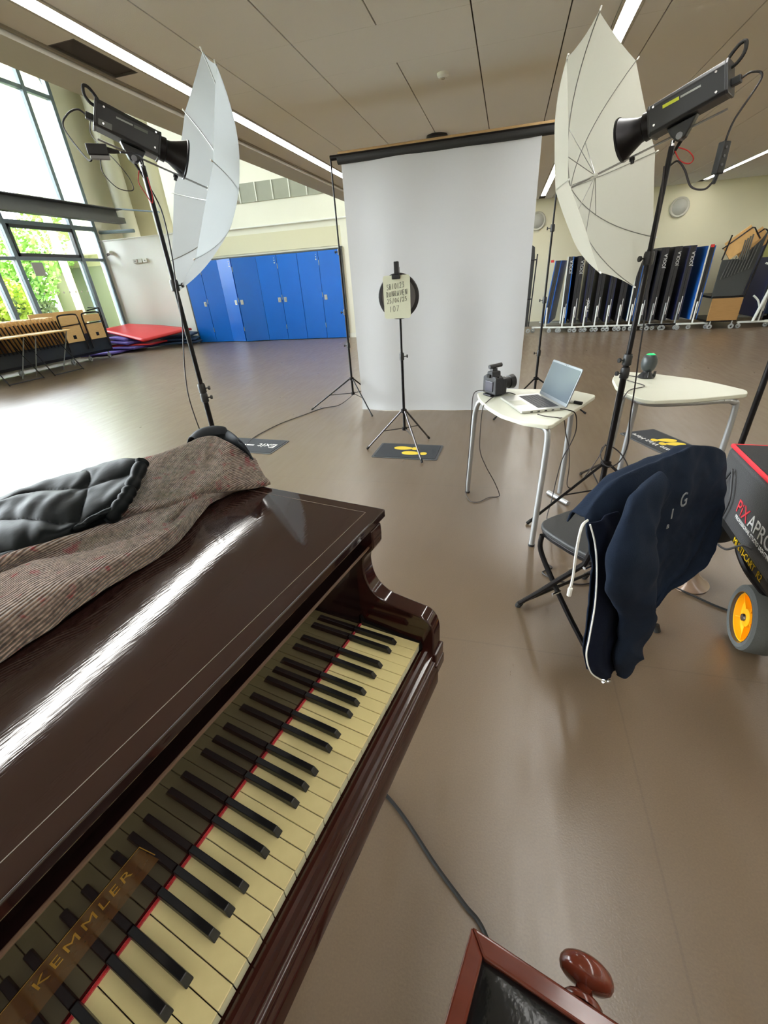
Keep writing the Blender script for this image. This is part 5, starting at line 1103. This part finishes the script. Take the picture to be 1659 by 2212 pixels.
# black folded frame behind the backdrop edge
o = thing('folded_trolley_frame', 'tall black folded frame on castors showing beside the right edge of the backdrop', 'frame', (.42, 11.7, 0), 0)
bm_ = mat('black_frame_panel', (40, 42, 42), .5, var=.3, scale=12)
MB().prism([(-.16, .15), (-.18, 1.7), (-.15, 1.82), (.0, 1.86), (.10, 1.80), (.12, 1.6), (.10, .15)], 0, .6, lambda u, v, h: (u, h, v)).build('panel', bm_, o, smooth=0, bevel=.01)
MB().tube([(.12, 0, .15), (.17, 0, 1.66)], .014, 8).tube([(.0, 0, 1.55), (.17, 0, 1.55)], .012, 8).tube([(.02, 0, .75), (.15, 0, .75)], .012, 8).build('side_tube', black_metal, o)
for x in (-.1, .12): MB().lathe([(.02, -.015), (.05, -.015), (.05, .015), (.02, .015)], (x, 0, .052), (0, 1, 0), 16).build('castor', grf, o)
# trolley of wooden desk boards
ply = plywood('birch_ply', (196, 152, 90), (222, 182, 120), .5, (2, 18, 2))
oakp = plywood('oak_panel', (134, 100, 56), (164, 126, 76), .5, (1, 1, 16))
mesh_m = mat('black_mesh_side', (50, 54, 54), .6, var=.4, scale=30, stretch=(30, 1, 1))
o = thing('board_trolley', 'black trolley with an oak end panel loaded with tilted wooden boards', 'trolley', (4.45, 11.35, 0), 0)
MB().box(-.28, .27, -.02, .02, .17, .60).build('oak_panel', oakp, o, smooth=0, bevel=.005)
MB().box(-.28, .27, 0, 1.1, .60, .64).box(-.28, .27, 0, 1.1, .14, .18).build('deck', black_metal, o, smooth=0)
MB().prism([(-.30, .62), (-.29, 1.30), (.02, 1.30), (.30, 1.62), (.36, 1.78), (.24, .62)], .02, .05, lambda u, v, h: (u, h, v)).build('mesh_side', mesh_m, o, smooth=0)
for k in range(9):
    x0 = -.24 + k * .055
    MB().tube([(x0, 0, .95 + k * .02), (x0 + .06, -.01, 1.28 + k * .035)], .007, 6).build('wire_bar', mat('grey_wire', (92, 94, 92), .4, .5), o)
MB().tube([(.26, -.03, .6), (.40, -.03, 1.80)], .016, 8).build('upright', black_metal, o)
MB().tube([(-.32, -.03, 1.3), (-.26, -.03, 1.72)], .014, 8).build('upright', black_metal, o)
for x in (-.2, .2): MB().lathe([(.02, -.015), (.05, -.015), (.05, .015), (.02, .015)], (x, .0, .052), (0, 1, 0), 16).tube([(x, 0, .06), (x, 0, .16)], .012, 6).build('castor', grf, o)
for k, (xc, zc, a) in enumerate(((-.05, 1.56, 38), (.17, 1.52, 38))):
    b = thing('desk_board', ['upper-left tilted wooden board with black rim on the oak-ended trolley', 'lower-right tilted wooden board with black rim on the oak-ended trolley'][k], 'board', (4.45 + xc, 11.36 + k * .04, zc), 0, 'tilted boards on the trolley')
    T = Matrix.Rotation(-R(a), 4, 'Y')
    MB().box(-.26, .26, .0, .02, -.13, .13, T).build('board', ply, b, smooth=0, bevel=.003)
    MB().tube([tuple(T @ Vector(p)) for p in ((-.28, -.008, .135), (.25, -.008, .14), (.275, -.008, .11), (.275, -.008, -.13))], .012, 6).build('rim_tube', black_metal, b)
    MB().box(-.2, .26, .03, .045, .13, .19, T).build('rear_board', ply, b, smooth=0)
for k in range(4):
    MB().box(4.45 - .02 + k * .035, 4.45 + k * .035, 11.30, 11.32, 1.28, 1.62 + k * .03).build('trolley_bar', mat('grey_wire', (92, 94, 92), .4, .5), None, smooth=0)
    q = bpy.data.objects['trolley_bar' + ('' if k == 0 else '.%03d' % k)]; q.parent = bpy.data.objects['board_trolley']; q.location = (-4.45, -11.35, 0)
# dark cabinet edge at far right
o = thing('brown_bench', 'dark brown slatted bench stored behind the far right tables', 'bench', (6.25, 12.0, 0))
MB().box(-.45, .45, 0, .8, .5, 1.15).build('seat_block', plywood('dark_brown_wood', (58, 34, 18), (82, 50, 28), .5), o, smooth=0)
for x in (-.4, .4): MB().box(x - .03, x + .03, .05, .75, 0, .5).build('leg', black_metal, o, smooth=0)

# ------------------------------------------------------------------ window side: folded desks on trolleys
ply2 = plywood('light_ply', (200, 158, 98), (222, 184, 126), .5, (2, 2, 12))
oak_dk = plywood('ply_edge_brown', (120, 84, 50), (150, 110, 66), .6, (2, 2, 12))
def folded_chair(label, y):
    o = thing('folded_chair', label, 'chair', (-9.98, y, 0), 0, 'folded wooden chairs on the trolley end')
    def f(a, z, x=0): return (x, a, z)
    MB().tube(cr_spline([(0, -.26, .30), (0, -.27, .7), (0, -.27, 1.02), (0, -.22, 1.09), (0, 0, 1.10), (0, .2, 1.09), (0, .25, 1.03), (0, .26, .7), (0, .26, .30)], 40), .017, 8).build('frame_tube', black_metal, o)
    MB().tube([(.02, -.26, .86), (.02, .26, .88)], .013, 8).build('cross_tube', black_metal, o)
    MB().box(-.01, .01, -.235, .235, .90, 1.06).build('backrest', ply2, o, smooth=0, bevel=.004)
    MB().box(-.01, .01, -.235, .235, .50, .85).build('seat', ply2, o, smooth=0, bevel=.004)
    MB().box(.01, .016, -.05, .03, .57, .65).build('seat_plate', black_metal, o, smooth=0)
    return o
folded_chair('folded black-framed chair with wooden seat, nearer the red mats', 9.38)
folded_chair('folded black-framed chair with wooden seat, nearer the row of board edges', 8.72)
o = thing('storage_trolley', 'long low black trolley on castors carrying folded chairs by the window', 'trolley', (-10.35, 7.6, 0), 0)
MB().box(-.32, .34, -1.9, 2.1, .16, .22).build('deck', black_metal, o, smooth=0)
MB().box(.29, .33, -1.9, 2.1, .22, .50).build('side_panel', mat('black_side', (26, 30, 32), .5, var=.5, scale=14), o, smooth=0)
MB().box(-.32, -.28, -1.9, 2.1, .22, 1.0).build('rear_panel', mat('black_side', (26, 30, 32), .5), o, smooth=0)
MB().tube([(.33, 2.1, .2), (.33, 2.12, 1.18), (.0, 2.12, 1.2)], .016, 8).tube([(.33, 1.75, 1.14), (.33, 2.12, 1.18)], .014, 8).build('end_post', black_metal, o)
for yy_ in (-1.6, -.4, .9, 1.4, 2.0):
    c = MB().lathe([(.02, -.02), (.06, -.02), (.065, 0), (.06, .02), (.02, .02)], (.27, yy_, .065), (1, .4, 0), 16).tube([(.27, yy_, .07), (.27, yy_, .17)], .014, 6).build('castor', grf, o)
MB().box(-.1, -.07, .55, 2.0, .62, 1.16).build('long_board', ply2, o, smooth=0)
# upright boards seen edge-on
gb = None
for k in range(22):
    y = 6.55 + k * .088; z0 = .52; z1 = 1.10 - .004 * (k % 5)
    nm = ['brown-edged upright desk board in the row beside the folded chairs', 'pale upright desk board in the row beside the folded chairs'][0 if k < 6 else 1]
    b = thing('desk_board', nm, 'board', (-10.12, y, 0), 0, 'upright desk boards, dark-edged' if k < 6 else 'upright desk boards, pale')
    T = Matrix.Translation((0, 0, z0)) @ Matrix.Rotation(R(12), 4, 'X')
    MB().box(-.34, .22, -.014, .014, 0, z1 - z0, T).build('board', oak_dk if k < 6 else ply2, b, smooth=0)
    MB().box(.215, .24, -.01, .01, -.05, (z1 - z0) * .85, T).build('edge_tube', black_metal, b, smooth=0)
# low folding desks standing in front
def desk(label, x, y):
    o = thing('folding_desk', label, 'desk', (x, y, 0), 0, 'open folding desks before the trolley')
    MB().box(-.27, .27, -.42, .42, .815, .84).build('desk_top', ply2, o, smooth=0, bevel=.004)
    for sy in (-1, 1):
        MB().tube([(.22, sy * .36, .81), (-.26, sy * .33, .012)], .011, 8).build('leg', grf, o)
        MB().tube([(-.22, sy * .33, .81), (.30, sy * .36, .012)], .011, 8).build('leg', black_metal, o)
    MB().tube([(.28, -.36, .03), (.28, .36, .03)], .010, 8).build('floor_bar', black_metal, o)
    return o
desk('open folding desk with thin crossed legs beneath the pale boards', -9.45, 7.55)
desk('open folding desk with thin crossed legs nearest the left picture edge', -9.5, 6.62)
# gym mats
red = mat('red_mat_vinyl', (206, 44, 52), .35, var=.08, scale=3, bump=.06); purp = mat('purple_foam', (96, 80, 158), .8, var=.1, scale=5); nav = mat('navy_mat', (34, 58, 92), .6, var=.15, scale=5)
def slab(name, label, c, m, t, bend=0.0, grp=None):
    # c: four corners anticlockwise as (x, y, z)
    P = [Vector(p) for p in c]
    def f(u, v):
        p = P[0] * (1 - u) * (1 - v) + P[1] * u * (1 - v) + P[2] * u * v + P[3] * (1 - u) * v
        p.z += bend * math.sin(PI * u) + .02 * math.sin(u * 7 + v * 5) * abs(bend) * 5; return tuple(p)
    a = MB().grid(f, 16, 10).build(name, m, None, smooth=60, solid=t); return tag(a, label, 'mat', grp)
slab('gym_mat', 'long flat purple mat lying lowest at the front of the pile', [(-11.0, 9.55, .05), (-10.3, 9.9, .05), (-10.3, 11.2, .05), (-11.1, 11.2, .05)], purp, .05)
slab('gym_mat', 'purple mat bent over at the bottom of the pile beside the trolley castor', [(-10.95, 10.2, .10), (-9.95, 10.35, .10), (-9.9, 11.3, .10), (-11.0, 11.3, .10)], purp, .05, .04)
slab('gym_mat', 'thin red mat sandwiched low in the mat pile', [(-10.95, 10.3, .16), (-9.7, 10.75, .15), (-9.7, 11.6, .16), (-11.0, 11.5, .16)], red, .04, .01)
slab('gym_mat', 'purple mat folded below the big red mat, middle of three', [(-11.1, 10.25, .24), (-10.15, 10.35, .22), (-10.1, 11.3, .22), (-11.1, 11.4, .24)], purp, .05, .06)
slab('gym_mat', 'purple mat folded directly beneath the big red mat', [(-11.15, 10.25, .33), (-10.3, 10.45, .30), (-10.2, 11.4, .30), (-11.15, 11.5, .33)], purp, .05, .07)
slab('gym_mat', 'big glossy red gym mat tilted across the top of the pile', [(-11.35, 10.75, .56), (-9.75, 10.55, .26), (-9.0, 11.75, .42), (-11.25, 11.8, .62)], red, .05, .02)
slab('gym_mat', 'navy mat slumped against the white wall, lowest on the right', [(-10.2, 11.1, .05), (-8.95, 11.75, .05), (-8.9, 11.98, .08), (-10.2, 11.98, .08)], nav, .05, .02)
slab('gym_mat', 'navy mat second from the floor at the right of the pile', [(-10.2, 11.2, .13), (-8.98, 11.78, .12), (-8.95, 11.99, .18), (-10.2, 11.99, .18)], nav, .05, .03)
slab('gym_mat', 'navy mat topmost on the right, under the red mat corner', [(-10.2, 11.3, .21), (-9.1, 11.72, .24), (-9.0, 12.0, .30), (-10.2, 12.0, .30)], nav, .05, .03)

# ------------------------------------------------------------------ outside
sbox('ground_outside', -60, -11.85, -30, 60, -.3, -.02, mat('outside_ground', (120, 128, 84), .9, var=.3, scale=.5), 'pale green ground outside the windows')
def tree(label, x, y, r_, zc, col, n=2600, seed=0, tall=1.0):
    rd = random.Random(seed); o = thing('leafy_tree', label, 'tree', (x, y, 0), 0)
    MB().tube([(0, 0, -.05), (.1, .05, zc * .5), (.05, 0, zc)], [.14, .11, .06], 8).build('trunk', mat('bark', (96, 80, 60), .9, var=.3), o)
    lm = mat('leaf_%d' % seed, col, .6, var=.5, scale=1.6)
    mb = MB(); V = []; F = []
    blobs = [(rd.gauss(0, .45) * r_, rd.gauss(0, .45) * r_, zc + rd.gauss(0, .45) * r_ * tall, r_ * rd.uniform(.3, .55)) for _ in range(16)]
    for k in range(n):
        bx, by, bz, br = rd.choice(blobs); d = Vector((rd.gauss(0, 1), rd.gauss(0, 1), rd.gauss(0, 1))).normalized() * br * rd.uniform(.75, 1.05)
        p = Vector((bx, by, bz)) + d
        if p.z < .1 or p.z > 4.3: continue
        a = Vector((rd.gauss(0, 1), rd.gauss(0, 1), rd.gauss(0, 1))).normalized(); b = a.orthogonal(); s_ = rd.uniform(.045, .09)
        i = len(V); V += [tuple(p - a * s_), tuple(p + b * s_ * .55), tuple(p + a * s_), tuple(p - b * s_ * .55)]; F.append((i, i + 1, i + 2, i + 3))
    mb.v, mb.f = V, F
    lf = mb.build('leaves', lm, o, smooth=0, recalc=False); lf['kind'] = 'stuff'
tree('bright yellow-green bushy tree low outside the window', -16.2, 10.6, 1.5, 1.4, (186, 206, 70), 10000, 1)
tree('mid-green tree filling the window beside the white column', -17.5, 13.2, 1.9, 2.0, (120, 164, 66), 15000, 2)
tree('darker green tree at the left edge of the window view', -19.5, 10.2, 1.9, 2.6, (80, 124, 66), 12000, 3)
tree('tall thin-leaved tree rising above the others against the white sky', -18.5, 14.6, 1.3, 3.3, (130, 168, 90), 5000, 4, .8)
tree('green shrub behind the folded desks outside', -15.2, 8.2, 1.3, 1.1, (146, 178, 70), 8000, 5)
tree('grey-green tree between the yellow bush and the trolley', -16.5, 11.8, 1.2, 1.0, (120, 134, 84), 7000, 6)
struct(MB().cyl((-13.2, 12.1, 0), (-13.2, 12.1, 8), .11, n=16).build('column', mat('white_column', (238, 238, 214), .5)), 'white column just outside the window')
nb = thing('neighbouring_wing', 'olive-beige wing of the building with a white canopy seen through the glass', 'building', (-14.2, 14.6, 0))
bw = mat('olive_render', (170, 168, 130), .8, var=.15, scale=1.5)
MB().box(-2.6, 2.2, 0, 6, 0, 9).build('wall', bw, nb, smooth=0)
MB().box(-2.9, 2.2, -.7, 0, 2.75, 3.15).build('canopy', mat('canopy_white', (240, 240, 220), .5), nb, smooth=0)
MB().box(-2.0, -.4, -.03, 0, 3.6, 5.6).box(.1, 1.6, -.03, 0, 3.6, 5.6).build('upper_window', mat('pale_reflecting_glass', (150, 166, 150), .15), nb, smooth=0)
MB().box(-1.6, 1.8, -.05, 0, .3, 2.4).build('lower_window', mat('olive_glass', (112, 118, 92), .2), nb, smooth=0)
MB().box(1.7, 1.95, -.2, 0, 3.2, 6.4).build('ochre_post', mat('ochre_post', (206, 160, 70), .6), nb, smooth=0)
sbox('path_outside', -14.6, -11.9, 12.4, 14.6, -.02, 0, mat('path_pale', (214, 210, 180), .9, var=.1))
